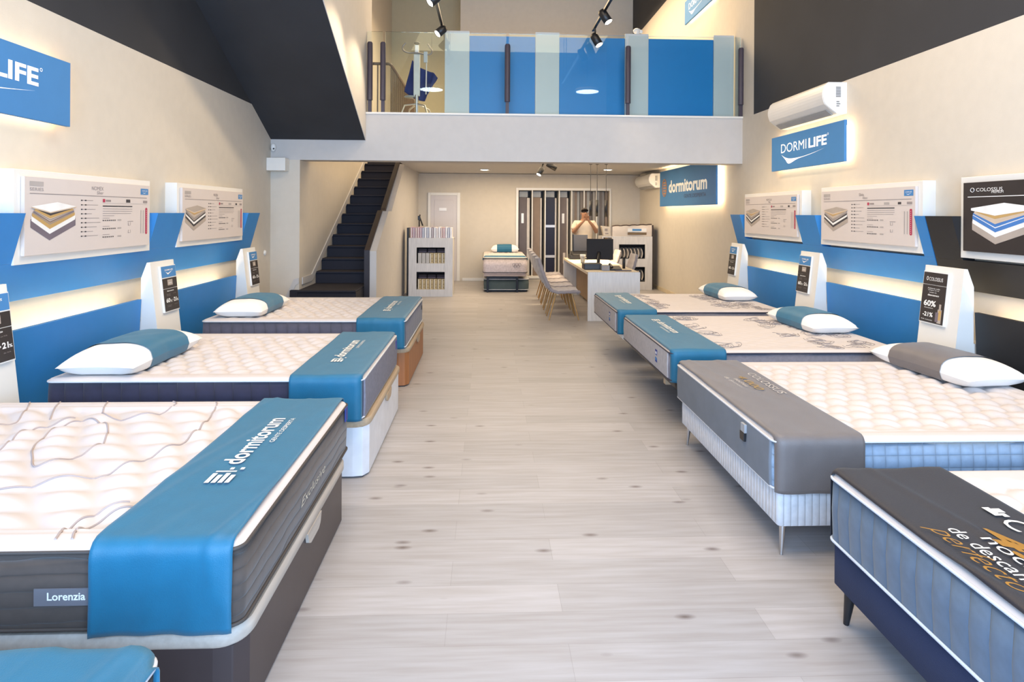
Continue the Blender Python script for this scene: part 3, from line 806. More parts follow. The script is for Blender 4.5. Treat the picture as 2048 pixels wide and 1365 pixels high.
def finish_top(root, b, mats): return obj('top_panel', b, mats, root)


def sleeve(label, info, foot, width, m, wr=1.0, seed=0, name='foot_sleeve', ext=0.004, group='cloth sleeves round the mattress feet'):
    """cloth band over the foot of a mattress; foot = +1 when the foot is at larger x"""
    cx, cy, hx, hy, rad, top_z, z0, z1 = info
    rc = 0.036; off = 0.011
    root = None
    H = z1 + off
    zb = z0 + 0.006
    b = MB(); nu = 36; nv = 110
    rng = random.Random(seed)
    ph = [rng.uniform(0, 6) for _ in range(8)]
    def fn(i, j):
        d = ext + (width - ext) * i                # distance from the foot edge
        xl = hx - d
        yb = hy
        if d < rad: yb = hy - rad + math.sqrt(max(0, rad * rad - (rad - d) ** 2))
        yb += off
        side = H - rc - zb; arc = rc * PI / 2; top = 2 * (yb - rc); Lt = 2 * side + 2 * arc + top
        s = j * Lt
        if s < side: y, z, ny, nz = -yb, zb + s, -1, 0
        elif s < side + arc:
            a = (s - side) / rc; y = -yb + rc - rc * math.cos(a); z = H - rc + rc * math.sin(a); ny, nz = -math.cos(a), math.sin(a)
        elif s < side + arc + top: y = -yb + rc + (s - side - arc); z = H; ny, nz = 0, 1
        elif s < side + 2 * arc + top:
            a = (s - side - arc - top) / rc; y = yb - rc + rc * math.sin(a); z = H - rc + rc * math.cos(a); ny, nz = math.sin(a), math.cos(a)
        else: y = yb; z = H - rc - (s - side - 2 * arc - top); ny, nz = 1, 0
        if nz > 0:
            drop = 0.018 * (1 - math.sqrt(max(0, 1 - (1 - d / 0.032) ** 2))) if d < 0.032 else 0
            z -= drop * nz
        w = 0.0
        q = y * 1.0
        w += 0.0035 * math.sin(d * 16 + ph[0] + 2.2 * q) * math.sin(q * 2.6 + ph[1])
        w += 0.014 * wr * max(0, 0.55 - abs(3.2 * noise.noise(Vector(((d * 5.0 + q * 1.1) + ph[2], q * 0.7 + ph[3], z * 1.5))))) * (0.4 + 0.6 * abs(math.sin(q * 1.3 + ph[1])))
        if nz == 0: w += 0.003 * math.sin(d * 42 + z * 9 + ph[4]) * (1 - (z - zb) / (H - zb)) + 0.002
        w = max(w * wr, -0.002)
        return (cx + foot * xl, cy + y + ny * w, z + nz * w)
    b.grid(fn, nu, nv, flip=(foot > 0))
    o = obj(name, b, m, solid=0.003)
    tag(o, label, 'mattress sleeve', group)
    return o




def pillow(label, cx, cy, z, lx, ly, h, sleeve_m, rz=0.0, group='pillows on the display beds', roll=False):
    root = thing('pillow', label, 'pillow', (cx, cy, z + 0.006), group, rz)
    b = MB()
    def P(u, v, o, up):
        # u along length (y), v across (x)
        f = max(0, (1 - abs(u) ** 4.0)) ** 0.5 * max(0, (1 - abs(v) ** 3.0)) ** 0.48
        pin = 1 - 0.10 * (1 - abs(u)) * abs(v) ** 3
        ex = (1 - 0.07 * math.cos(v * PI / 2))
        x = v * lx / 2 * pin + 0 * o; y = u * ly / 2 * (1 if abs(u) < 0.6 else (ex + (1 - ex) * (1 - (abs(u) - 0.6) / 0.4)))
        hh = h * 0.40
        zc = h * 0.36
        zz = zc + (hh + 0.24 * h) * f if up else zc * (1 - min(1, f * 1.6))
        if o:
            nrm = Vector((v * 0.8, 0, 1 if up else -1)).normalized()
            x += nrm.x * o; zz += nrm.z * o
        zz += 0.004 * noise.noise(Vector((x * 9, y * 9, cx * 3))) * f
        return (x, y, max(zz, 0.001 if not o else 0.0))
    n = 30
    b.grid(lambda i, j: P(2 * i - 1, 2 * j - 1, 0, True), n, n, flip=False)
    b.grid(lambda i, j: P(2 * i - 1, 2 * j - 1, 0, False), n, n, flip=True)
    k = len(b.v)
    me_v = b.v
    def local(name, mb, m, **kw):
        me = bpy.data.meshes.new(name); me.from_pydata(mb.v, [], mb.f); me.polygons.foreach_set('use_smooth', mb.sm); me.polygons.foreach_set('material_index', mb.mi)
        for q in (m if isinstance(m, list) else [m]): me.materials.append(q)
        o = bpy.data.objects.new(name, me); C.objects.link(o); o.parent = root; return o
    local('pillow_body', b, pillow_m)
    b = MB(); s = 0.52
    b.grid(lambda i, j: P(s * (2 * i - 1) + 0.04, 2 * j - 1, 0.007, True), 20, n)
    b.grid(lambda i, j: P(s * (2 * i - 1) + 0.04, 2 * j - 1, 0.004, False), 20, n, flip=True)
    # close the sides of the band
    for v in (-1, 1):
        b.grid(lambda i, j: tuple(Vector(P(s * (2 * i - 1) + 0.04, v, 0.007, True)).lerp(Vector(P(s * (2 * i - 1) + 0.04, v, 0.004, False)), j)), 20, 2)
    local('pillow_sleeve', b, sleeve_m)
    return root, local


def storage_base(label, x0, x1, y0, y1, h, lip, body_m, lip_m, foot=1, chamfer=0.09, handle=True, over=0.012):
    root = thing('storage_bed_base', label, 'bed base', ((x0 + x1) / 2, (y0 + y1) / 2, 0), 'bed bases along the aisle')
    c = chamfer
    xf, xh = (x1, x0) if foot > 0 else (x0, x1)
    s = 1 if foot > 0 else -1
    poly = [(xh, y0), (xf - s * c, y0), (xf - s * c * 0.35, y0 + c * 0.12), (xf - s * 0.0, y0 + c * 0.75), (xf, y1 - c * 0.75), (xf - s * c * 0.35, y1 - c * 0.12), (xf - s * c, y1), (xh, y1)]
    obj('base_body', MB().prism(poly, 0.012, h, 'z'), body_m, root, bevel=0.004)
    b = MB(); hx = (x1 - x0) / 2 + over; hy = (y1 - y0) / 2 + over
    ring_wall(b, [(-0.01, h), (0, h + 0.012), (0, h + lip - 0.008), (-0.008, h + lip)], hx, hy, 0.10, (x0 + x1) / 2, (y0 + y1) / 2)
    lid = obj('lid_board', b, lip_m, root)
    if handle:
        ym = (y0 + y1) / 2 + 0.07
        w = 0.11
        pts = [(ym - w, h + 0.01), (ym - w + 0.02, h - 0.035), (ym - w + 0.05, h - 0.05), (ym + w - 0.05, h - 0.05), (ym + w - 0.02, h - 0.035), (ym + w, h + 0.01)]
        obj('handle', MB().prism(pts, xf + s * 0.002, xf + s * (over + 0.004), 'x'), lip_m, lid, bevel=0.004)
    obj('plinth', MB().prism([(p[0] * 1, p[1]) for p in [(x0 + .03, y0 + .03), (x1 - .03, y0 + .03), (x1 - .03, y1 - .03), (x0 + .03, y1 - .03)]], 0, 0.012, 'z'), black_m, root)
    return root


def legged_base(label, x0, x1, y0, y1, zb, zt, body_m, leg_m, leg_r, foot=-1, ribbed=False, inset=0.04):
    root = thing('platform_bed', label, 'bed base', ((x0 + x1) / 2, (y0 + y1) / 2, 0), 'bed bases along the aisle')
    b = MB(); hx = (x1 - x0) / 2; hy = (y1 - y0) / 2
    ring_wall(b, [(-0.006, zb), (0, zb + 0.006), (0, zt - 0.006), (-0.006, zt)], hx, hy, 0.025, (x0 + x1) / 2, (y0 + y1) / 2)
    obj('base_body', b, body_m, root)
    for x in (x0 + inset, x1 - inset):
        for y in (y0 + inset, y1 - inset):
            sx = 1 if x < (x0 + x1) / 2 else -1; sy = 1 if y < (y0 + y1) / 2 else -1
            obj('leg', MB().tube([(x, y, zb + 0.001), (x - sx * 0.012, y - sy * 0.012, 0)], [leg_r, leg_r * 0.45], 10), leg_m, root)
    return root


def tag_label(parent, x, y, z, m2, h=0.055, w=0.03, s=1, txt=None, mirrored=False):
    """woven tag hanging on the foot face"""
    b = MB().box(min(x, x + s * 0.006), max(x, x + s * 0.006), y - w / 2, y + w / 2, z - h / 2, z + h / 2)
    obj('woven_tag', b, m2, parent, bevel=0.001)


def flat_print(parent, items, z, fr, mats, warp=None, name='lettering'):
    for it in [q for q in items if q[0] == 't']:
        _, t_, x, y, w, h, mi, bold, shear = it
        b = MB(); put_text(b, t_, fr, x, y, w=w, h=h, mi=mi, bold=bold, shear=shear)
        obj(name, b, mats, parent)
    qs = [q for q in items if q[0] == 'q']
    if qs:
        b = MB()
        for it in qs: b.quad((it[1], it[2], 0), (it[3], it[2], 0), (it[3], it[4], 0), (it[1], it[4], 0), it[5], fr)
        obj('emblem', b, mats, parent)


bedicon = lambda x, y, w, h: [('q', x, y + h * k / 4, x + w * (0.5 + 0.12 * (k % 2)), y + h * (k + 0.7) / 4, 0) for k in range(4)] + [('q', x + w * 0.7, y + h * 0.1, x + w * 0.78, y + h * 0.9, 0), ('q', x + w * 0.86, y + h * 0.3, x + w, y + h * 0.45, 0), ('q', x + w * 0.86, y - h * 0.1, x + w, y + h * 0.05, 0)]

# ---------- left row
brown_side = fabric_channels('brown_ribbed_fabric', (0.070, 0.054, 0.046), 'h', 0.05, dark=0.55)
navy_side = fabric_channels('navy_channel_fabric', (0.020, 0.022, 0.055), 'v', 0.11, dark=0.5)
slate_side = fabric_channels('slate_channel_fabric', (0.085, 0.085, 0.125), 'v', 0.10, dark=0.6)
blue_sq = fabric_channels('blue_grey_square_fabric', (0.28, 0.40, 0.56), 'sq', 0.062, dark=0.6)
grey_side = mat('grey_marl_fabric', (0.20, 0.20, 0.245), 0.85, var=0.1, vscale=40, bump=0.2, bscale=200)
light_side = mat('light_grey_fabric', (0.42, 0.40, 0.41), 0.85, var=0.08, vscale=30, bump=0.2, bscale=200)
r4_side = fabric_channels('slate_channel_fabric_daylit', (0.085, 0.13, 0.195), 'v', 0.075, dark=0.7)  # slate fabric, base colour made bluer for the daylight falling on it
lip_grey = wood('pale_oak_edge', (0.42, 0.37, 0.32), (0.52, 0.47, 0.41), axis='Y')
lip_oak = wood('oak_edge', (0.42, 0.31, 0.20), (0.52, 0.40, 0.27), axis='Y')

# bed nearest the camera on the left (only its sleeve corner shows)
storage_base('dark storage bed base under the sleeve at the bottom left corner', -2.62, -0.80, 0.15, 1.50, 0.27, 0.05, mat('dark_brown_laminate', (0.045, 0.033, 0.034), 0.4), lip_grey)
r, b, sf, inf = mattress('mattress at the bottom left corner, almost wholly under a turquoise sleeve', -2.66, -0.775, 0.08, 1.53, 0.322, 0.60, brown_side, 'flat', 1)
finish_top(r, b, [topfab])
sleeve('turquoise cloth sleeve filling the bottom left corner of the picture', inf, 1, 0.46, teal, 1.0, 5, ext=-0.014)

# L1
storage_base('dark brown storage bed base with pale edge under the brown-sided mattress', -2.64, -0.765, 2.00, 3.42, 0.275, 0.055, mat('dark_brown_laminate', (0.045, 0.033, 0.034), 0.4), lip_grey)
r, b, sf, inf = mattress('thick mattress with brown ribbed sides and large stitched petal pattern, near left', -2.66, -0.765, 1.985, 3.49, 0.332, 0.612, brown_side, 'big', 1, mat('brown_piping', (0.06, 0.05, 0.045), 0.7))
LN = [[(-2.0, 2.40), (-1.832, 2.432), (-1.685, 2.486), (-1.537, 2.553), (-1.442, 2.743), (-1.378, 2.966), (-1.434, 3.364), (-1.464, 3.45)],
      [(-2.083, 3.105), (-2.035, 3.215), (-1.961, 3.213), (-1.832, 3.1), (-1.734, 2.898), (-1.761, 2.751), (-1.843, 2.645), (-1.941, 2.755), (-2.036, 2.904), (-2.083, 3.105)],
      [(-2.047, 3.463), (-1.971, 3.292), (-1.85, 3.234), (-1.73, 3.287), (-1.664, 3.412), (-1.703, 3.47)],
      [(-2.4, 2.6), (-2.25, 2.72), (-2.145, 2.846), (-2.182, 2.984), (-2.178, 3.107), (-2.117, 3.157), (-2.075, 3.239)],
      [(-2.373, 3.147), (-2.344, 3.221), (-2.411, 3.383), (-2.46, 3.47)], [(-1.352, 2.02), (-1.381, 2.134), (-1.347, 2.239), (-1.276, 2.294)],
      [(-2.21, 3.257), (-2.268, 3.381), (-2.30, 3.47)], [(-1.30, 2.02), (-1.33, 2.10), (-1.30, 2.2), (-1.24, 2.26)]]
for ln in LN:
    pts = [sf(p[0], p[1]) for p in smooth_line(ln, 16)]
    b.tube(pts, 0.0042, 5, 1)
finish_top(r, b, [topfab, stitch_m])
# woven label and embroidery
Mf = frame((0, 1.985 - 0.009, 0), (1, 0, 0), (0, 0, 1))
b = MB().box(-1.385, -1.215, 0.432, 0.485, -0.002, 0.002, 0, Mf); put_text(b, 'Lorenzia', Mf, -1.345, 0.449, w=0.115, mi=1, z=0.0025, bold=0.02)
lb = obj('woven_label', b, [mat('grey_woven_label', (0.15, 0.15, 0.17), 0.6), print_white], r)
Mx = frame((-0.765 + 0.0075, 0, 0), (0, 1, 0), (0, 0, 1))
b = MB(); put_text(b, 'Exclusive', Mx, 2.60, 0.43, w=0.38, h=0.035, mi=0, shear=0.35)
obj('embroidered_lettering', b, mat('cream_embroidery', (0.6, 0.55, 0.45), 0.6), r)
tag_label(r, -0.757, 3.40, 0.56, mat('navy_woven_tag', (0.03, 0.05, 0.25), 0.6), 0.07, 0.05)
sl = sleeve('teal cloth sleeve on the near left mattress with large white lettering', inf, 1, 0.45, teal, 1.0, 2, ext=0.022)
def top_frame_L(z): return frame((0, 0, z), (0, 1, 0), (-1, 0, 0))
def top_frame_R(z): return frame((0, 0, z), (0, -1, 0), (1, 0, 0))
flat_print(sl, bedicon(2.385, 0.965, 0.14, 0.10) + [('t', 'dormitorum', 2.56, 0.985, 0.56, 0.085, 0, 0.02, 0), ('t', 'GENTE DESPIERTA', 2.80, 0.938, 0.32, 0.022, 0, 0.0, 0)], 0, top_frame_L(0.631), [print_white])

# L2
storage_base('white storage bed base with oak edge, second bed on the left', -2.64, -0.735, 3.90, 5.31, 0.315, 0.05, mat('white_laminate', (0.74, 0.76, 0.80), 0.35), lip_oak)
r, b, sf, inf = mattress('mattress with navy sides on the white storage base, left row', -2.64, -0.755, 3.845, 5.265, 0.367, 0.64, navy_side, 'tuft', 1)
finish_top(r, b, [topfab])
# the foot face is lighter grey
b = MB(); ring_wall(b, [(0.0, 0.39), (0.0045, 0.50), (0.0, 0.618)], 0.012, 0.675, 0.01, -0.758, 4.555); obj('foot_border', b, grey_side, r)
Mx = frame((-0.744, 0, 0), (0, 1, 0), (0, 0, 1))
b = MB(); put_text(b, 'Dormi', Mx, 4.2, 0.47, w=0.2, mi=0, shear=0.3); obj('embroidered_lettering', b, mat('pale_embroidery', (0.35, 0.35, 0.4), 0.6), r)
tag_label(r, -0.746, 5.17, 0.56, MATS['navy_woven_tag'], 0.07, 0.05)
sl = sleeve('teal cloth sleeve on the second left mattress, above the white storage base', inf, 1, 0.44, teal, 0.7, 3)
flat_print(sl, bedicon(4.18, 0.96, 0.12, 0.08) + [('t', 'dormitorum', 4.32, 0.975, 0.55, 0.075, 0, 0.02, 0), ('t', 'GENTE DESPIERTA', 4.60, 0.935, 0.28, 0.02, 0, 0.0, 0)], 0, top_frame_L(0.6575), [print_white])
root, local = pillow('white pillow with teal sleeve on the left bed with the white base', -2.35, 4.30, 0.637, 0.46, 0.92, 0.16, teal)

# L3
storage_base('orange wood storage bed base, farthest bed on the left', -2.62, -0.74, 5.93, 7.37, 0.32, 0.05, wood('orange_beech', (0.33, 0.125, 0.04), (0.42, 0.17, 0.06), axis='Z'), lip_oak)
r, b, sf, inf = mattress('mattress with slate channelled sides on the orange wood base, left row', -2.62, -0.757, 5.845, 7.385, 0.372, 0.652, slate_side, 'tuft', 1)
finish_top(r, b, [topfab])
tag_label(r, -0.748, 7.2, 0.56, black_m, 0.05, 0.03)
sl = sleeve('teal cloth sleeve on the farthest left mattress', inf, 1, 0.45, teal, 0.7, 4)
flat_print(sl, bedicon(6.25, 0.96, 0.12, 0.08) + [('t', 'dormitorum', 6.39, 0.975, 0.55, 0.075, 0, 0.02, 0), ('t', 'GENTE DESPIERTA', 6.66, 0.935, 0.28, 0.02, 0, 0.0, 0)], 0, top_frame_L(0.6695), [print_white])
pillow('white pillow with teal sleeve on the farthest left bed', -2.32, 6.33, 0.65, 0.44, 0.86, 0.15, teal)

# ---------- right row
# R4 nearest
legged_base('dark navy upholstered bed base on black tapered legs, nearest right', 1.415, 3.3, 1.05, 2.50, 0.15, 0.315, mat('navy_upholstery', (0.012, 0.024, 0.07), 0.75, bump=0.2, bscale=250), black_m, 0.024, inset=0.05)
r, b, sf, inf = mattress('mattress with slate blue channelled sides under a black sleeve, near right corner', 1.40, 3.32, 1.0, 2.505, 0.316, 0.605, r4_side, 'tuft', -1, mat('pale_blue_piping', (0.62, 0.68, 0.76), 0.4))
finish_top(r, b, [topfab])
sl = sleeve('black cloth sleeve with white and gold lettering, near right corner', inf, -1, 0.46, blackcloth, 1.2, 9)
T4 = [('t', 'COLOSSUS', -2.04, 1.72, 0.62, 0.085, 0, 0.0, 0), ('t', '4.000', -1.985, 1.60, 0.62, 0.085, 1, 0.03, 0.2), ('t', 'noches', -1.93, 1.572, 0.30, 0.05, 0, 0.0, 0),
      ('t', 'de descanso', -1.99, 1.505, 0.36, 0.05, 0, 0.0, 0), ('t', 'perfecto', -2.0, 1.425, 0.36, 0.085, 1, -0.01, 0.5)]
flat_print(sl, [t for t in T4 if t[6] == 0], 0, top_frame_R(0.6245), [print_white])
flat_print(sl, [t for t in T4 if t[6] == 1], 0, top_frame_R(0.6265), [gold, gold], name='gold_lettering')
flat_print(sl, [('q', -2.13, 1.74, -2.07, 1.765, 0), ('q', -2.12, 1.766, -2.09, 1.795, 0), ('q', -2.085, 1.766, -2.06, 1.785, 0)], 0, top_frame_R(0.6245), [print_white], name='emblem')
# R3
legged_base('white ribbed bed base on slim metal legs, right row', 1.40, 3.28, 2.945, 4.44, 0.15, 0.315, fabric_channels('white_ribbed_upholstery', (0.66, 0.66, 0.68), 'v', 0.035, dark=0.85), steel, 0.017, inset=0.045)
r, b, sf, inf = mattress('mattress with blue-grey quilted square sides under a grey sleeve, right row', 1.375, 3.30, 2.925, 4.468, 0.316, 0.582, blue_sq, 'tuft', -1)
finish_top(r, b, [topfab])
b = MB(); ring_wall(b, [(0.0, 0.335), (0.0045, 0.45), (0.0, 0.56)], 0.012, 0.735, 0.01, 1.379, 3.697); obj('foot_border', b, mat('blue_grey_plain_fabric', (0.17, 0.19, 0.22), 0.85), r)
b = MB().box(1.352, 1.366, 3.225, 3.275, 0.50, 0.545, 0).box(1.350, 1.366, 3.228, 3.282, 0.455, 0.50, 1)
obj('woven_tag', b, [mat('grey_tag', (0.35, 0.36, 0.38), 0.5), black_m], r, bevel=0.002)
sl = sleeve('grey cloth sleeve with faint lettering on the right row mattress', inf, -1, 0.43, greycloth, 0.8, 12)
flat_print(sl, [('t', 'COLOSSUS', -4.07, 1.715, 0.47, 0.05, 0, 0.0, 0), ('t', '4.000', -4.0, 1.62, 0.32, 0.05, 1, 0.01, 0.2), ('t', 'noches', -3.93, 1.575, 0.18, 0.03, 0, 0.0, 0), ('t', 'de descanso', -3.98, 1.53, 0.28, 0.03, 0, 0.0, 0)], 0, top_frame_R(0.5995), [mat('pale_grey_print', (0.55, 0.52, 0.50), 0.6), mat('dull_gold_print', (0.35, 0.24, 0.10), 0.6)])
pillow('white pillow with grey-brown sleeve on the right row bed', 3.09, 4.12, 0.582, 0.44, 0.86, 0.15, greycloth, 0.10)


def swirls(b, sf, x0, x1, y0, y1, n, seed, r=0.0018):
    rng = random.Random(seed)
    for k in range(n):
        cx = rng.uniform(x0, x1); cy = rng.uniform(y0, y1); a = rng.uniform(0.06, 0.14); c = rng.uniform(0.045, 0.09); rot = rng.uniform(0, PI)
        for ring in range(rng.choice((2, 3, 3))):
            s = 1 - 0.28 * ring; pts = []
            st = rng.uniform(0, 2); en = st + rng.uniform(4.6, 6.0)
            for i in range(19):
                t = st + (en - st) * i / 18; rr = 1 + 0.12 * math.sin(3 * t + k)
                u = a * s * rr * math.cos(t); v = c * s * rr * math.sin(t)
                px_, py_ = cx + u * math.cos(rot) - v * math.sin(rot), cy + u * math.sin(rot) + v * math.cos(rot)
                py_ = min(max(py_, y0 - 0.04), y1 + 0.04)
                pts.append(sf(px_, py_))
            b.tube(pts, r, 4, 1)


for (y0, y1, z0, lab, labs, labp, labb, py, pz, sd, dark) in (
        (4.715, 6.36, 0.355, 'swirl-printed mattress with plain grey sides next to the grey sleeve bed, right row', 'teal cloth sleeve on the right row swirl-printed mattress nearer the camera', 'white pillow with teal sleeve on the nearer swirl-printed mattress', 'black bed frame on low legs under the nearer swirl-printed mattress', 5.74, 0.60, 21, True),
        (6.67, 8.12, 0.345, 'farthest swirl-printed mattress on the right beside the desk', 'teal cloth sleeve on the farthest right mattress beside the desk', 'white pillow with teal sleeve on the farthest right bed', 'pale-edged bed base on dark legs under the farthest right mattress', 7.78, 0.60, 33, False)):
    root = thing('platform_bed', labb, 'bed base', (2.35, (y0 + y1) / 2, 0), 'bed bases along the aisle')
    xb = 1.46 if dark else 1.47
    b = MB(); ring_wall(b, [(-0.01, z0 - 0.065), (0, z0 - 0.055), (0, z0 - 0.012), (-0.006, z0 - 0.003)], (3.25 - xb) / 2, (y1 - y0) / 2 - 0.03, 0.06, (3.25 + xb) / 2, (y0 + y1) / 2)
    obj('base_rim', b, black_m if dark else white_m, root)
    b = MB().box(xb + 0.12, 3.15, y0 + 0.12, y1 - 0.12, z0 - 0.13, z0 - 0.066)
    obj('under_frame', b, black_m, root, bevel=0.006)
    for x in (xb + 0.42, 3.05):
        for y in (y0 + 0.2, y1 - 0.2): obj('leg', MB().tube([(x, y, z0 - 0.131), (x, y, 0)], [0.02, 0.017], 10), black_metal, root)
    if dark: obj('slat_end', MB().box(1.50, 1.56, (y0 + y1) / 2 - 0.35, (y0 + y1) / 2 - 0.29, 0.215, 0.288), mat('birch_slat', (0.55, 0.42, 0.28), 0.5), root, bevel=0.003)
    r, b, sf, inf = mattress(lab, 1.40, 3.26, y0, y1, z0, 0.602, light_side if False else grey_side, 'flat', -1, piping_dark)
    swirls(b, sf, 1.90, 2.02, y0 + 0.12, y1 - 0.1, 9, sd); swirls(b, sf, 2.62, 3.10, y0 + 0.1, y1 - 0.1, 26, sd + 1)
    finish_top(r, b, [topfab, swirl_m])
    b = MB(); ring_wall(b, [(0.0, z0 + 0.03), (0.0045, 0.48), (0.0, 0.58)], 0.012, (y1 - y0) / 2 - 0.05, 0.01, 1.404, (y0 + y1) / 2); obj('foot_border', b, light_side, r)
    ty = y0 + 0.36
    b = MB().box(1.388, 1.392, ty - 0.03, ty + 0.03, 0.435, 0.535, 0).box(1.3865, 1.388, ty - 0.018, ty + 0.018, 0.50, 0.52, 1).box(1.3865, 1.388, ty - 0.02, ty + 0.02, 0.45, 0.475, 2)
    obj('woven_tag', b, [MATS['navy_woven_tag'], piping_light, signblue], r)
    sl = sleeve(labs, inf, -1, 0.43, teal, 0.6, sd)
    flat_print(sl, bedicon(-(y1 - 0.32), 1.60, 0.12, 0.08) + [('t', 'dormitorum', -(y1 - 0.46), 1.612, 0.55, 0.075, 0, 0.02, 0), ('t', 'GENTE DESPIERTA', -(y1 - 0.72), 1.572, 0.28, 0.02, 0, 0, 0)], 0, top_frame_R(0.6195), [print_white])
    pillow(labp, 3.02, py, 0.60, 0.42, 0.84, 0.15, teal, 0.05)

# ---------- single bed at the back
root = thing('single_bed', 'small bed frame with black legs holding a single mattress at the back wall', 'bed base', (0.37, 13.9, 0))
obj('frame_deck', MB().box(-0.07, 0.81, 12.90, 14.85, 0.335, 0.395), mat('pinkish_beige_deck', (0.42, 0.34, 0.32), 0.6), root, bevel=0.01)
for x in (-0.01, 0.60): obj('leg', MB().box(x, x + 0.045, 12.93, 12.975, 0.0, 0.334), black_metal, root, bevel=0.003)
for x in (-0.01, 0.60): obj('leg', MB().box(x, x + 0.045, 14.75, 14.795, 0.0, 0.334), black_metal, root, bevel=0.003)
obj('cross_bar', MB().box(0.036, 0.599, 12.94, 12.965, 0.30, 0.333), black_metal, root)
r, b, sf, inf = mattress('single mattress with pale printed border on the small frame at the back wall', -0.085, 0.83, 12.88, 14.86, 0.396, 0.73, mat('pinkish_printed_fabric', (0.60, 0.53, 0.54), 0.8, var=0.12, vscale=30), 'tuft', 1, black_m, rad=0.09)
finish_top(r, b, [topfab])
b = MB()
for k in range(5): b.tube([(0.55 + 0.03 * k + 0.03 * math.cos(a) * (1 if k != 2 else 1.4), 12.873, 0.53 + (0.02 if k % 2 else 0.05) + 0.035 * math.sin(a)) for a in [2 * PI * i / 10 for i in range(10)]], 0.003, 4, closed=True)
obj('crown_embroidery', b, ink_l, r)
# foot band (across the bed, near end)
def band_fn(i, j):
    y = 12.91 + 0.36 * i; x = -0.085 + 0.915 * j; d = min(j, 1 - j) * 0.915
    z = 0.742 - (0.05 * (1 - math.sqrt(max(0, 1 - (1 - d / 0.06) ** 2))) if d < 0.06 else 0) - (0.02 * (1 - i / 0.12) ** 2 if i < 0.12 else 0)
    return (x + (0.012 * (1 if j > 0.5 else -1) if d < 0.01 else 0), y, z)
o = obj('foot_sleeve', MB().grid(band_fn, 12, 40, flip=True), teal, solid=0.004); tag(o, 'grey-teal cloth band across the foot of the small single bed', 'mattress sleeve', 'cloth sleeves round the mattress feet')
r, b, sf, inf = mattress('second single mattress stored under the small bed frame', -0.07, 0.87, 12.99, 14.80, 0.03, 0.285, mat('dark_green_grey_fabric', (0.07, 0.10, 0.105), 0.8), 'flat', 1, piping_light, rad=0.09)
finish_top(r, b, [mat('pale_top', (0.5, 0.5, 0.5), 0.8)])
root = thing('trundle_tray', 'low black wheeled tray under the small bed', 'trundle base', (0.37, 13.9, 0))
obj('tray_frame', MB().box(-0.045, 0.83, 13.0, 14.78, 0.012, 0.029), black_metal, root)
for x in (0.02, 0.77):
    for y in (13.05, 14.7): obj('caster', MB().ball((x, y, 0.006), 0.006, 8, 6), black_m, root)
rt, lc = pillow('round pillow with dark teal sleeve on the small single bed', 0.41, 14.62, 0.735, 0.68, 0.30, 0.17, teal, PI / 2)
rt.scale = (0.44, 2.2, 1.0)

# ================================================================= BACK ROOM FURNITURE
white_wood = wood('whitewashed_wood', (0.60, 0.585, 0.57), (0.72, 0.70, 0.68), axis='Z', scale=4)
desk_top = wood('desk_top_ash', (0.62, 0.54, 0.42), (0.72, 0.65, 0.53), axis='Y', scale=4)
root = thing('desk', 'long whitewashed desk with panel ends at the back right', 'desk', (1.95, 11.05, 0))
obj('desk_top', MB().box(1.54, 2.345, 9.52, 12.60, 0.705, 0.75), desk_top, root, bevel=0.003)
for ya in (9.50, 12.56): obj('end_panel', MB().box(1.54, 2.345, ya, ya + 0.045, 0, 0.704 if ya > 10 else 0.75), white_wood, root, bevel=0.003)
obj('modesty_panel', MB().box(1.80, 1.82, 9.546, 12.559, 0.08, 0.704), mat('brown_modesty_board', (0.30, 0.20, 0.12), 0.5), root)  # brown board set back under the desk top


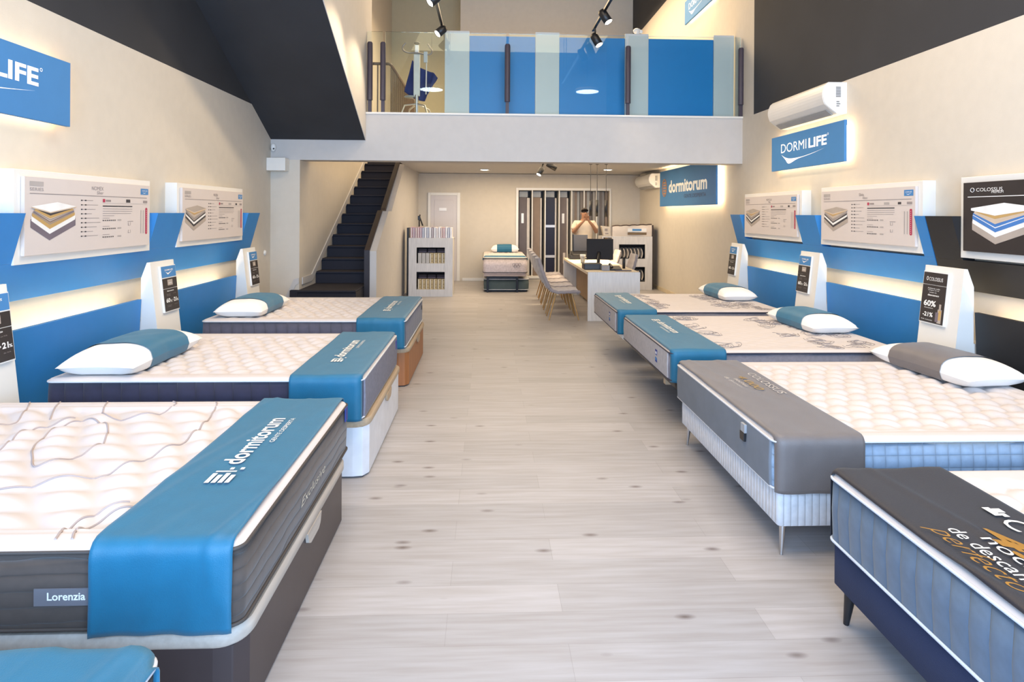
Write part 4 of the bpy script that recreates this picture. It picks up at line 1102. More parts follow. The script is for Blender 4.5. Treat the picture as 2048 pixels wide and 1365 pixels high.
def chair_master():
    root = bpy.data.objects.new('dining_chair', None); C.objects.link(root)
    # faces +x (towards the desk); origin on the floor
    prof = [(-0.20, 0.96), (-0.185, 0.90), (-0.15, 0.78), (-0.10, 0.64), (-0.04, 0.52), (0.03, 0.455), (0.10, 0.435), (0.25, 0.44), (0.38, 0.45), (0.44, 0.44), (0.46, 0.41)]
    L = [0]
    for i in range(1, len(prof)): L.append(L[-1] + math.dist(prof[i], prof[i - 1]))
    def pp(t):
        s = t * L[-1]
        for i in range(1, len(prof)):
            if s <= L[i] + 1e-9:
                u = (s - L[i - 1]) / (L[i] - L[i - 1]); return (prof[i - 1][0] + (prof[i][0] - prof[i - 1][0]) * u, prof[i - 1][1] + (prof[i][1] - prof[i - 1][1]) * u)
        return prof[-1]
    def fn(i, j):
        x, z = pp(i); v = 2 * j - 1
        w = 0.235 * (1 - 0.25 * max(0, 1 - i / 0.25) ** 2 * 1) * (1 - 0.10 * max(0, (i - 0.85) / 0.15) ** 2)
        y = v * w
        dish = 0.03 * v * v
        ripple = 0.006 * abs(math.sin(i * PI * 11))
        if i < 0.5: return (x + dish + ripple, y, z)
        return (x + 0.0, y, z + dish * 0.6 + ripple)
    sh = MB().grid(fn, 66, 14)
    me = bpy.data.meshes.new('seat_shell'); me.from_pydata(sh.v, [], sh.f); me.polygons.foreach_set('use_smooth', sh.sm); me.materials.append(mat('grey_velvet', (0.27, 0.235, 0.235), 0.8, sheen=0.4))
    o = bpy.data.objects.new('seat_shell', me); C.objects.link(o); o.parent = root
    s = o.modifiers.new('t', 'SOLIDIFY'); s.thickness = 0.045; s.offset = -1
    gw = mat('golden_wood_legs', (0.42, 0.24, 0.08), 0.35, 0.3)
    for (xa, ya, xb, yb) in ((0.08, 0.13, -0.03, 0.20), (0.08, -0.13, -0.03, -0.20), (0.33, 0.13, 0.43, 0.20), (0.33, -0.13, 0.43, -0.20)):
        m2 = MB().tube([(xa, ya, 0.40), (xb, yb, 0)], [0.014, 0.009], 8)
        me = bpy.data.meshes.new('leg'); me.from_pydata(m2.v, [], m2.f); me.polygons.foreach_set('use_smooth', m2.sm); me.materials.append(gw)
        o = bpy.data.objects.new('leg', me); C.objects.link(o); o.parent = root
    return root


ch = chair_master(); first = True
labs = ['grey shell chair with golden legs nearest the camera in the row at the desk', 'second grey shell chair from the camera in the row at the desk', 'middle grey shell chair of the five in the row at the desk',
        'fourth grey shell chair from the camera in the row at the desk', 'farthest grey shell chair in the row at the desk']
for k, (x, y) in enumerate([(0.985, 9.78), (0.99, 10.40), (1.0, 11.02), (1.01, 11.66), (1.02, 12.30)]):
    c = ch if first else copy_tree(ch); first = False
    c.location = (x, y, 0); tag(c, labs[k], 'chair', 'grey shell chairs along the desk')
for k, (x, y, l) in enumerate([(2.33, 10.62, 'grey chair behind the desk, nearer the camera'), (2.30, 11.8, 'grey chair behind the desk beside the monitor')]):
    c = copy_tree(ch); c.location = (x, y, 0); c.rotation_euler = (0, 0, PI); tag(c, l, 'chair', 'grey chairs behind the desk')

# desk items
root = thing('computer_monitor', 'black computer monitor on the desk seen from behind', 'monitor', (1.86, 10.55, 0.75))
Mm = Matrix.Translation((1.93, 10.60, 0)) @ Matrix.Rotation(-0.12, 4, 'Z')
obj('screen', MB().box(-0.235, 0.215, -0.02, 0.02, 0.86, 1.215, 0, Mm), mat('monitor_back', (0.012, 0.008, 0.007), 0.7), root, bevel=0.006)
obj('display', MB().box(-0.225, 0.205, 0.021, 0.023, 0.875, 1.20, 0, Mm), mat('screen_face', (0.1, 0.12, 0.15), 0.2), root)  # dark blue-grey screen face
obj('stand_neck', MB().tube([(1.85, 10.35, 0.765), (1.86, 10.40, 0.87), (1.90, 10.57, 0.98)], 0.028, 8), black_m, root)
obj('stand_base', MB().box(-0.14, 0.14, -0.28, -0.08, 0.751, 0.765, 0, Mm), black_m, root, bevel=0.004)
root = thing('cash_drawer', 'black box at the near end of the desk', 'cash drawer', (1.70, 9.98, 0.75))
obj('drawer_case', MB().box(1.545, 1.83, 9.90, 10.15, 0.752, 0.845), black_m, root, bevel=0.006)
obj('drawer_front', MB().box(1.56, 1.815, 9.894, 9.899, 0.765, 0.83), mat('dark_grey_plastic', (0.03, 0.03, 0.03), 0.3), root)
root = thing('desk_phone', 'black desk telephone at the near end of the desk', 'telephone', (2.05, 9.85, 0.75))
obj('phone_base', MB().prism([(9.76, 0.751), (9.98, 0.751), (9.98, 0.81), (9.76, 0.775)], 1.94, 2.12, 'x'), black_m, root, bevel=0.005)
obj('handset', MB().tube([(1.965, 9.77, 0.80), (1.965, 9.80, 0.82), (1.965, 9.94, 0.845), (1.965, 9.97, 0.83)], [0.02, 0.014, 0.014, 0.02], 8), black_m, root)
o = obj('label_printer', MB().box(1.80, 1.92, 9.74, 9.86, 0.752, 0.83).box(1.82, 1.90, 9.738, 9.739, 0.765, 0.82, 1), [mat('grey_device', (0.25, 0.25, 0.27), 0.4), ink_l], bevel=0.006); tag(o, 'small grey device between the black box and the telephone', 'printer')
o = obj('pen_holder', MB().lathe([(0.0, 0.751), (0.024, 0.751), (0.026, 0.93), (0.022, 0.93), (0.02, 0.76), (0, 0.76)], 12, M=Matrix.Translation((2.235, 10.15, 0))), black_m); tag(o, 'slim black upright holder near the right edge of the desk', 'holder')
o = obj('notepad', MB().box(2.0, 2.25, 9.66, 9.74, 0.751, 0.762), mat('dark_notepad', (0.03, 0.03, 0.06), 0.5), bevel=0.002); tag(o, 'dark notepad at the near edge of the desk', 'notepad')
root = thing('mug', 'white and grey mug on the left edge of the desk', 'mug', (1.72, 11.2, 0.75))
Mg = Matrix.Translation((1.72, 11.2, 0.751))
obj('mug_body', MB().lathe([(0.0, 0), (0.035, 0), (0.04, 0.06), (0.05, 0.12), (0.046, 0.12), (0.035, 0.01), (0.0, 0.01)], 16, M=Mg), mat('mug_glaze', (0.45, 0.43, 0.38), 0.3, var=0.5, vscale=40), root)
obj('mug_rim', MB().lathe([(0.0505, 0.12), (0.053, 0.13), (0.051, 0.155), (0.047, 0.155), (0.047, 0.12)], 16, M=Mg), white_gloss, root)
obj('mug_handle', MB().tube([(0.05, 0, 0.10), (0.08, 0, 0.09), (0.08, 0, 0.05), (0.042, 0, 0.04)], 0.007, 6, M=Mg), white_gloss, root)
root = thing('laptop', 'open black laptop with grey lid at the far end of the desk', 'laptop', (1.75, 12.15, 0.75))
obj('dock_box', MB().box(1.61, 2.02, 12.10, 12.42, 0.752, 0.83), black_m, root, bevel=0.006)
obj('keyboard_deck', MB().prism([(12.05, 0.832), (12.4, 0.832), (12.4, 0.90), (12.05, 0.85)], 1.66, 2.02, 'x'), black_m, root, bevel=0.004)
obj('lid', MB().prism([(12.36, 0.90), (12.385, 0.90), (12.44, 1.22), (12.415, 1.22)], 1.72, 2.0, 'x'), mat('dark_grey_lid', (0.11, 0.11, 0.12), 0.4), root, bevel=0.004)
obj('lid_edge', MB().prism([(12.35, 0.90), (12.386, 0.90), (12.441, 1.225), (12.41, 1.225)], 1.695, 1.719, 'x'), black_m, root)
o = obj('mouse', MB().ball((1.97, 10.95, 0.768), 0.017, 12, 8, sc=(1.8, 3.0, 1.0)), mat('grey_mouse', (0.2, 0.2, 0.2), 0.4)); tag(o, 'grey computer mouse on the desk behind the monitor', 'mouse')


def shelf_unit(label, x0, x1, y0, y1, h, opens):
    root = thing('shelf_unit', label, 'shelf unit', ((x0 + x1) / 2, (y0 + y1) / 2, 0), 'whitewashed open display shelves')
    sw = 0.155
    for xa in (x0, x1 - sw): obj('front_stile', MB().box(xa, xa + sw, y0, y0 + 0.03, 0, h), white_wood, root, bevel=0.002)
    zs_ = [0, opens[0][0], opens[0][1], opens[1][0], opens[1][1], h]
    for za, zb in ((zs_[0], zs_[1]), (zs_[2], zs_[3]), (zs_[4], zs_[5])): obj('front_rail', MB().box(x0 + sw, x1 - sw, y0 + 0.002, y0 + 0.03, za, zb), white_wood, root, bevel=0.002)
    for xa in (x0, x1 - 0.025): obj('side_panel', MB().box(xa, xa + 0.025, y0 + 0.031, y1, 0, h), white_wood, root, bevel=0.002)
    for za in (opens[0][0] - 0.03, opens[1][0] - 0.03, h - 0.025): obj('shelf', MB().box(x0 + 0.026, x1 - 0.026, y0 + 0.031, y1 - 0.02, za, za + 0.025), white_wood, root)
    obj('back_panel', MB().box(x0, x1, y1 - 0.019, y1, 0, h), mat('dark_back_panel', (0.05, 0.045, 0.05), 0.6), root)
    return root


OP = ((0.142, 0.485), (0.652, 0.963))
shelf_unit('whitewashed display shelf full of packs beside the stairs', -1.535, -0.675, 12.27, 12.80, 1.15, OP)
o = obj('black_panel_edge', MB().box(-1.60, -1.56, 12.50, 12.75, 0.0, 1.34), black_m); tag(o, 'thin black upright board at the left of the pack shelf', 'board')
packy = mat('yellow_cream_pack', (0.52, 0.40, 0.20), 0.5, var=0.1); packg = mat('grey_cream_pack', (0.52, 0.49, 0.45), 0.5); packd = mat('dark_pack_label', (0.18, 0.12, 0.06), 0.6)
def pack(x0, x1, y0, y1, z0, z1, mm, label, group, marks=True):
    b = MB().box(x0, x1, y0, y1, z0, z1)
    if marks:
        w = x1 - x0
        for k in (0.82, 0.45, 0.15): b.box(x0 + w * 0.55, x0 + w * 0.75, y0 - 0.002, y0 - 0.0005, z0 + (z1 - z0) * k, z0 + (z1 - z0) * (k + 0.08), 1)
        b.box(x0 + w * 0.15, x0 + w * 0.3, y0 - 0.002, y0 - 0.0005, z0 + 0.01, z1 - 0.01, 2)
    o = obj('textile_pack', b, [mm, packd, pillow_m], bevel=0.004); return tag(o, label, 'package', group)
for row, (zb, zt) in enumerate(OP):
    n = 7
    for k in range(n):
        x0 = -1.36 + 0.0765 * k
        mm = packg if (row == 1 and k < 3) else packy
        tone = 'grey-white' if mm is packg else 'yellow-cream'; sh = 'upper' if row else 'lower'
        pack(x0 + 0.003, x0 + 0.072, 12.32, 12.70, zb - 0.004, zb + 0.20, mm, '%s upright pack, %s from the left on the %s shelf beside the stairs' % (tone, ORD[k], sh), 'packs on the %s shelf beside the stairs' % sh, mm is packy)
    for k in range(3):
        b = MB()
        for q in range(2): ring_wall(b, [(-0.01, zb + 0.203 + q * 0.04), (0, zb + 0.215 + q * 0.04), (0, zb + 0.232 + q * 0.04), (-0.01, zb + 0.242 + q * 0.04)], 0.085, 0.15, 0.02, -1.27 + 0.18 * k, 12.50 + 0.005 * q, mi=q)
        o = obj('folded_textile', b, [mat('plum_grey_textile', (0.09, 0.075, 0.10), 0.8), mat('dark_textile', (0.03, 0.025, 0.035), 0.8)])
        tag(o, '%s dark folded textile lying on the packs of the %s shelf beside the stairs' % (['left', 'middle', 'right'][k], 'upper' if row else 'lower'), 'textile', 'dark folded textiles on the packs')
pinks = [(0.62, 0.42, 0.44), (0.50, 0.35, 0.42), (0.60, 0.45, 0.44), (0.72, 0.66, 0.66), (0.42, 0.46, 0.58), (0.80, 0.80, 0.84), (0.36, 0.30, 0.34)]
seq = [0, 1, 2, 0, 1, 4, 5, 4, 5, 6, 5, 3, 5, 2, 0, 5, 4, 5]
for k, ci in enumerate(seq):
    x0 = -1.505 + 0.0452 * k
    if k == 17: x0 = -1.505 + 0.0452 * 17
    b = MB().box(x0 + 0.003, x0 + 0.041, 12.31, 12.66, 1.151, 1.36 - 0.006 * (k % 3)).box(x0 + 0.014, x0 + 0.022, 12.308, 12.3095, 1.16, 1.34, 1)
    o = obj('sheet_pack', b, [mat('pack_tone_%s' % 'abcdefg'[ci], pinks[ci], 0.5), pillow_m], bevel=0.004)
    nm = ['pink', 'mauve', 'salmon', 'pale pink', 'blue-grey', 'white', 'dark grey'][ci]
    tag(o, '%s thin bedding pack, %s from the left on top of the stair shelf' % (nm, ORD[k]), 'package', 'thin bedding packs on top of the stair shelf')
root = thing('display_hook', 'black angled display stand on top of the shelf by the stairs', 'stand', (-1.38, 12.6, 1.36))
obj('stem', MB().tube([(-1.38, 12.72, 1.151), (-1.38, 12.72, 1.46), (-1.36, 12.66, 1.60)], 0.013, 8), black_metal, root)
obj('arm', MB().tube([(-1.37, 12.68, 1.56), (-1.30, 12.64, 1.38)], 0.015, 8), black_metal, root)
obj('head', MB().box(-1.40, -1.35, 12.63, 12.68, 1.49, 1.58), black_m, root, bevel=0.006)

shelf_unit('whitewashed display shelf with hanging white textiles at the right wall', 2.685, 3.565, 13.38, 13.90, 1.155, ((0.173, 0.497), (0.671, 0.983)))
o = obj('black_panel_edge', MB().box(3.585, 3.62, 13.5, 13.9, 0, 1.40), mat('dark_brown_board', (0.05, 0.03, 0.02), 0.5)); tag(o, 'thin dark upright board at the right of the textile shelf', 'board')
hang = mat('hanging_cream_textile', (0.66, 0.58, 0.49), 0.85)
for row, (zt, n, x00) in enumerate(((0.88, 7, 2.875), (0.40, 3, 3.20))):
    for k in range(n):
        x = x00 + 0.078 * k
        b = MB().grid(lambda i, j: (x + 0.028 * math.sin(PI * j) * (1 if True else 0) + 0.012 * math.sin(6 * i), 13.46 + 0.30 * i * (1) - 0.0, zt - 0.20 * j + 0.02 * math.sin(PI * i)), 8, 8)
        o = obj('hanging_textile', b, hang, solid=0.02)
        tag(o, 'cream textile hanging %s from the left in the %s opening of the right shelf' % (ORD[k], 'upper' if row == 0 else 'lower'), 'textile', 'cream textiles hanging in the right shelf')
for row, (z, xa, xb) in enumerate(((0.93, 2.86, 3.39), (0.445, 3.14, 3.39))):
    o = obj('hanging_rail', MB().tube([(2.712, 13.62, z), (3.538, 13.62, z)], 0.01, 8), black_metal); tag(o, 'black rail across the %s opening of the right shelf' % ('upper' if row == 0 else 'lower'), 'rail')
# big cream textile bag on top
def bagf(i, j):
    x = 2.70 + 0.86 * i; z = 1.157 + (0.21 + 0.035 * i) * j
    y = 13.42 - 0.012 * math.sin(PI * j) - 0.008 * math.sin(3 * PI * i)
    return (x, y, z)
root = thing('textile_bag', 'wide cream textile bag with dark trim standing on the right shelf', 'bag', (3.13, 13.5, 1.155))
b = MB().grid(bagf, 16, 6); b.grid(lambda i, j: (bagf(i, j)[0], 13.60 + 0.01 * math.sin(PI * j), bagf(i, j)[2]), 16, 6, flip=True)
b.grid(lambda i, j: (bagf(i, 1)[0], 13.42 + 0.18 * j, bagf(i, 1)[2]), 16, 1)
obj('bag_body', b, mat('cream_bag_fabric', (0.70, 0.62, 0.54), 0.7), root)
obj('bag_trim', MB().tube([(2.70 + 0.86 * t / 14, 13.42 + 0.02 * (t % 2), 1.375 + 0.035 * t / 14 + 0.012 * abs(math.sin(t * 2.1))) for t in range(15)], 0.012, 6), mat('dark_brown_trim', (0.07, 0.045, 0.035), 0.7), root)
Mb = frame((0, 13.40, 0), (1, 0, 0), (0, 0, 1))
b = MB().box(3.03, 3.44, 1.255, 1.33, 0, 0.004, 0, Mb).box(3.13, 3.33, 1.275, 1.318, 0.0045, 0.006, 1, Mb).box(3.03, 3.44, 1.19, 1.24, 0, 0.004, 2, Mb)
obj('bag_label', b, [white_gloss, signblue, packd], root)
root = thing('pillow_pack', 'cream packed pillow with dark prints left of the wide bag on the right shelf', 'package', (2.57, 13.5, 1.16))
obj('pack_body', MB().prism([(2.47, 1.38), (2.66, 1.36), (2.655, 1.17), (2.52, 1.165)], 13.45, 13.60, 'y'), mat('cream_pack', (0.62, 0.55, 0.45), 0.6), root, bevel=0.02)
obj('pack_print', MB().box(2.54, 2.60, 13.446, 13.449, 1.27, 1.32).box(2.55, 2.62, 13.446, 13.449, 1.20, 1.225), ink_l, root)
o = obj('pack_ledge', MB().box(2.47, 2.684, 13.40, 13.85, 1.13, 1.155).box(2.47, 2.50, 13.40, 13.85, 0, 1.13), white_wood); tag(o, 'narrow whitewashed side ledge joined to the right shelf', 'shelf')

# alcove with sample boards
b = MB(); xs = [0.75, 1.087, 1.404, 1.745, 2.05, 2.355, 2.662, 2.97]
root = thing('sample_rack', 'white framed built-in rack with tall slots in the back wall', 'rack', (1.86, YR, 0))
b = MB().box(0.69, 0.75, YR - 0.03, YR + 0.002, 0.06, 2.26).box(2.97, 3.01, YR - 0.03, YR + 0.002, 0.06, 2.26).box(0.75, 2.97, YR - 0.03, YR + 0.002, 2.20, 2.26).box(0.75, 2.97, YR - 0.03, YR + 0.002, 0.06, 0.12)
obj('rack_frame', b, white_m, root, bevel=0.004)
for x in xs[1:-1]: obj('divider', MB().box(x - 0.012, x + 0.012, YR + 0.003, YR + 0.70, 0.12, 2.20), white_m, root)
obj('rack_lining', MB().box(0.752, 2.968, YR + 0.705, YR + 0.745, 0.125, 2.195), mat('grey_lining', (0.20, 0.19, 0.19), 0.6), root)
cols = [(0.125, 0.105, 0.11), (0.24, 0.175, 0.13), None, (0.155, 0.125, 0.12)]
nm = ['dark grey', 'brown', 'navy', 'grey-brown']
for k in range(4):
    x0, x1 = xs[k] + 0.016, xs[k + 1] - 0.016
    root = thing('bed_base_sample', '%s upright bed base sample in the rack, slot %s' % (nm[k], ['by the left frame', 'second from the left', 'with two silver bars', 'in the middle']) if False else
                 ['dark grey upright bed base sample at the left end of the rack', 'brown upright bed base sample in the rack', 'navy upright bed base sample with silver bars in the rack', 'grey-brown upright bed base sample in the middle of the rack'][k], 'sample', ((x0 + x1) / 2, YR + 0.2, 0.12))
    w = x1 - x0
    xm = x0 + w * (0.62 if k != 2 else 0.72)
    obj('front_panel', MB().box(x0 + 0.004, xm, YR + 0.10, YR + 0.14, 0.122, 2.03), navy_board if k == 2 else mat('sample_tone_%s' % 'abcd'[k], cols[k], 0.6), root, bevel=0.003)
    obj('mattress_edge', MB().box(xm + 0.004, xm + (0.05 if k != 0 else 0.08), YR + 0.12, YR + 0.5, 0.122, 2.02), mat('cream_edge', (0.60, 0.56, 0.52), 0.7), root, bevel=0.01)
    if k == 2:
        for z in (1.30, 0.56): obj('silver_bar', MB().box(x0 + 0.002, xm + 0.01, YR + 0.085, YR + 0.098, z, z + 0.06), mat('silver_band', (0.62, 0.62, 0.64), 0.35, 0.3), root)
    if k in (0, 3):
        obj('paper_label', MB().box(x0 + 0.06, x0 + 0.12, YR + 0.094, YR + 0.098, 1.40, 1.64), white_gloss, root)
        if k == 3: obj('paper_label', MB().box(x0 + 0.09, x0 + 0.15, YR + 0.094, YR + 0.098, 0.42, 0.68), paper, root)
    o = obj('header_box', MB().box(x0 + 0.01, x0 + w * 0.72, YR + 0.16, YR + 0.3, 2.035, 2.185), mat('blue_grey_box', (0.36, 0.38, 0.40), 0.5), root, bevel=0.003)
for k in range(4, 7):
    x0, x1 = xs[k] + 0.016, xs[k + 1] - 0.016; n = 4; w = (x1 - x0) / n
    for q in range(n):
        c = [(0.33, 0.31, 0.29), (0.26, 0.20, 0.16), (0.42, 0.42, 0.41), (0.20, 0.175, 0.16)][(q + k) % 4]
        o = obj('sample_board', MB().box(x0 + q * w + 0.002, x0 + (q + 1) * w - 0.003, YR + 0.12 + 0.03 * (q % 3), YR + 0.15 + 0.03 * (q % 3), 0.122, 2.185 - 0.0 * q), mat('board_tone_%s' % 'abcd'[(q + k) % 4], c, 0.6), bevel=0.002)
        tag(o, '%s tall sample board, %s from the left in the right half of the rack' % (['light grey', 'brown', 'pale grey', 'dark taupe'][(q + k) % 4], ORD[(k - 4) * 4 + q]), 'sample board', 'tall sample boards in the rack')

# ================================================================= LAMPS


def spot_lamp(label, p, direction, group, power=60, r=0.05, ln=0.15, stem_to=None):
    p = Vector(p); d = Vector(direction).normalized()
    root = thing('spotlight', label, 'spotlight', p, group)
    q = d.to_track_quat('Z', 'Y').to_matrix().to_4x4(); M = Matrix.Translation(p) @ q
    obj('lamp_head', MB().lathe([(0.0, -ln), (r * 0.85, -ln), (r, -ln * 0.8), (r, 0.0), (r * 0.9, 0.0), (r * 0.9, -0.012)], 20, M=M), black_m, root)
    obj('lens', MB().lathe([(0.0, -0.006), (r * 0.88, -0.006), (r * 0.88, -0.012)], 20, M=M), lens_m, root)
    if stem_to: obj('bracket', MB().tube([p - d * ln * 0.55, stem_to], 0.013, 8), black_m, root)
    l = bpy.data.lights.new('spot', 'SPOT'); l.energy = power; l.color = WARM; l.spot_size = math.radians(70); l.spot_blend = 0.6; l.shadow_soft_size = r
    o = bpy.data.objects.new('spot_beam', l); C.objects.link(o); o.matrix_world = Matrix.Translation(p + d * 0.02) @ (-d).to_track_quat('Z', 'Y').to_matrix().to_4x4()
    return root


g = 'black track spotlights above the gallery edge'
for (x, ya, yb, l) in ((-0.655, 7.2, 8.85, 'black lighting track on the left above the gallery edge'), (1.50, 5.5, 8.95, 'black lighting track on the right above the gallery edge')):
    root = thing('lighting_track', l, 'lighting track', (x, yb, 4.27))
    obj('rail', MB().box(x - 0.018, x + 0.018, ya, yb, 4.27, 4.30), black_m, root)
    for y in (ya + 0.2, ya + 0.6): obj('suspension_wire', MB().tube([(x, y, 4.30), (x, y, ZT)], 0.004, 6), black_metal, root)
spot_lamp('left track spotlight nearer the camera, at the top edge', (-0.71, 7.55, 4.17), (-0.75, -0.35, -0.75), g, 110, 0.058, 0.15, (-0.655, 7.62, 4.275))
spot_lamp('left track spotlight in front of the white panel', (-0.71, 8.68, 4.12), (-0.75, -0.35, -0.75), g, 110, 0.058, 0.15, (-0.655, 8.75, 4.275))
spot_lamp('right track spotlight nearer the camera', (1.555, 8.05, 4.13), (0.45, -0.3, -0.85), g, 110, 0.058, 0.19, (1.50, 8.08, 4.275))
spot_lamp('right track spotlight in front of the blue panel', (1.56, 8.75, 4.02), (0.40, -0.3, -0.85), g, 110, 0.058, 0.19, (1.50, 8.78, 4.275))
g = 'black spotlights under the back room ceiling'
spot_lamp('black spotlight hanging lower under the back room ceiling', (0.96, 11.75, 2.37), (-0.45, -0.35, -0.85), g, 30, 0.05, 0.16, (1.05, 11.8, 2.59))
spot_lamp('black spotlight tilted right under the back room ceiling', (1.26, 11.5, 2.47), (0.8, 0.1, -0.42), g, 30, 0.05, 0.2, (1.08, 11.55, 2.59))
for (x, y, l) in ((-0.07, 13.74, 'round white ceiling downlight on the left of the back room'), (2.59, 13.4, 'round white ceiling downlight behind the pendants')):
    root = thing('ceiling_downlight', l, 'ceiling light', (x, y, 2.57), 'round downlights in the back room')
    Md = Matrix.Translation((x, y, 2.585))
    obj('trim_ring', MB().lathe([(0.09, 0.014), (0.12, 0.014), (0.12, 0.0), (0.09, 0.0)], 24, M=Md), white_gloss, root)
    obj('diffuser', MB().lathe([(0.0, 0.004), (0.09, 0.004)], 24, M=Md), lens_m, root)
for k, (x, y, zt, zb, l) in enumerate(((1.92, 11.6, 1.885, 1.60, 'leftmost'), (2.043, 11.6, 1.90, 1.59, 'middle'), (2.212, 11.6, 1.90, 1.585, 'rightmost'))):
    root = thing('pendant_lamp', '%s of the three slim black pendant tubes over the desk' % l, 'pendant lamp', (x, y, zb), 'slim black pendants over the desk')
    obj('lamp_tube', MB().lathe([(0.0, zt), (0.024, zt), (0.024, zb), (0.018, zb), (0.018, zb + 0.03), (0, zb + 0.03)], 14, M=Matrix.Translation((x, y, 0))), black_m, root)
    obj('cord', MB().tube([(x, y, zt), (x, y, 2.58)], 0.005, 6), black_m, root)
    obj('ceiling_rose', MB().lathe([(0.0, 2.599), (0.03, 2.599), (0.03, 2.56), (0, 2.56)], 12, M=Matrix.Translation((x, y, 0))), black_m, root)
    l_ = bpy.data.lights.new('pendant', 'SPOT'); l_.energy = 110; l_.color = WARM2; l_.spot_size = math.radians(95); l_.spot_blend = 0.7; l_.shadow_soft_size = 0.02
    o = bpy.data.objects.new('pendant_beam', l_); C.objects.link(o); o.location = (x, y, zb + 0.01)
for (x, l) in ((-1.25, 'left'), (2.2, 'right')):
    root = thing('disc_lamp', '%s round white disc lamp hanging over the shop, seen mirrored in the railing glass' % l, 'ceiling light', (x, 4.3, 4.35), 'round disc lamps over the shop')
    Md = Matrix.Translation((x, 4.3, 4.35))
    obj('lamp_body', MB().lathe([(0.0, 0.06), (0.26, 0.06), (0.27, 0.03), (0.27, 0.0), (0.25, 0.0)], 32, M=Md), white_gloss, root)
    obj('diffuser', MB().lathe([(0.0, 0.0), (0.25, 0.0)], 32, M=Md), disc_m, root)
    obj('cable', MB().tube([(x, 4.3, 4.41), (x, 4.3, ZT)], 0.004, 6), black_m, root)

# ================================================================= GALLERY
glass = glass_material()
for k, (xa, xb) in enumerate(((-1.735, -1.52), (-1.48, 0.255), (0.295, 2.005), (2.045, 3.70))):
    o = obj('glass_panel', MB().box(xa, xb, 9.045, 9.057, ZW + 0.03, 4.245), glass)
    tag(o, ['narrow glass railing pane at the left end of the gallery', 'glass railing pane before the hoist and first blue panel', 'glass railing pane in the middle of the gallery', 'glass railing pane at the right end of the gallery'][k], 'glass railing', 'glass panes of the gallery railing')
for k, x in enumerate((-1.69, -1.505, 0.275, 2.027, 3.69)):
    root = thing('railing_post', ['leftmost dark railing post of the gallery', 'second dark railing post beside the leftmost one', 'dark railing post in front of the first blue panel', 'dark railing post between the blue panel and white panel on the right', 'rightmost dark railing post against the wall'][k], 'post', (x, 9.0, ZW), 'dark posts of the gallery railing')
    obj('post_cap', MB().tube([(x, 9.0, ZW + 0.20), (x, 9.0, 4.06), (x, 9.0, 4.08)], [0.04, 0.04, 0.03], 14), post_m, root)
    obj('post_foot', MB().box(x - 0.024, x + 0.024, 8.99, 9.03, ZW + 0.029, ZW + 0.20), post_m, root)
panels = [(-0.646, -0.283, 1), (-0.283, 0.699, 0), (0.699, 1.058, 1), (1.058, 2.044, 0), (2.044, 2.40, 1), (2.40, 3.389, 0), (3.389, 3.70, 1)]
gwhite = mat('cool_white_board', (0.60, 0.63, 0.62), 0.5, var=0.01); gblue = mat('vivid_blue_board', (0.003, 0.215, 0.56), 0.45, var=0.02)
names_w = ['white upright board left of the first blue board', 'white upright board between the left and middle blue boards', 'white upright board between the middle and right blue boards', 'white upright board at the right end of the gallery railing']
names_b = ['left blue board behind the gallery railing', 'middle blue board behind the gallery railing', 'right blue board behind the gallery railing']
iw = ib = 0
for x0, x1, w in panels:
    o = obj('railing_board', MB().box(x0 + 0.001, x1 - 0.001, 9.285 + (0.0 if w else 0.02), 9.325, ZW + 0.029, 4.345 if w else 4.28), gwhite if w else gblue, bevel=0.003)
    if w: tag(o, names_w[iw], 'board', 'boards behind the gallery railing'); iw += 1
    else: tag(o, names_b[ib], 'board', 'boards behind the gallery railing'); ib += 1
# stair balustrade on the gallery
root = thing('stair_balustrade', 'brown metal stair balustrade on the left of the gallery', 'railing', (-1.45, 10.5, ZW))
obj('handrail', MB().tube([(-1.70, 9.12, 3.80), (-1.44, 9.12, 3.80), (-1.42, 9.2, 3.80), (-1.42, 12.6, 3.80)], 0.022, 8), brown_metal, root)
for k in range(30):
    y = 9.2 + k * 0.115
    obj('baluster', MB().tube([(-1.42, y, ZW), (-1.42, y, 3.79)], 0.007, 6), brown_metal, root)
obj('baluster', MB().tube([(-1.60, 9.12, ZW + 0.03), (-1.60, 9.12, 3.79)], 0.010, 6), brown_metal, root)
# patient-hoist like stand with blue sling
root = thing('patient_hoist', 'pale grey wheeled hoist with curved spreader bar and blue sling on the gallery', 'hoist', (-1.12, 9.9, ZW))
X = lambda u: -1.12 + u
hy = 9.85
obj('mast', MB().box(X(-0.05), X(0.05), hy - 0.02, hy + 0.03, ZW + 0.42, 4.13), mat('pale_grey_paint', (0.58, 0.60, 0.57), 0.4), root, bevel=0.01)
obj('mast_lower', MB().tube([(X(0.0), hy, ZW + 0.44), (X(0.0), hy, ZW + 0.04)], 0.03, 10), steel, root)
obj('mast_head', MB().box(X(-0.03), X(0.03), hy - 0.03, hy + 0.03, 4.13, 4.27), white_gloss, root, bevel=0.008)
obj('knob', MB().ball((X(0), hy, 4.30), 0.032, 12, 8, sc=(1.4, 1, 0.8)), black_m, root)
sp = [(-0.17, 4.29), (-0.22, 4.23), (-0.20, 4.17), (-0.12, 4.14), (0, 4.14), (0.12, 4.12), (0.21, 4.12), (0.24, 4.17), (0.21, 4.22), (0.17, 4.28)]
obj('spreader_bar', MB().tube([(X(p[0]), hy - 0.04, p[1]) for p in smooth_line(sp, 4)], 0.013, 8), mat('grey_brown_bar', (0.25, 0.22, 0.20), 0.4, 0.5), root)
obj('control_box', MB().box(X(0.11), X(0.17), hy - 0.06, hy - 0.02, 3.99, 4.16), mat('grey_box', (0.42, 0.47, 0.50), 0.4), root, bevel=0.006)
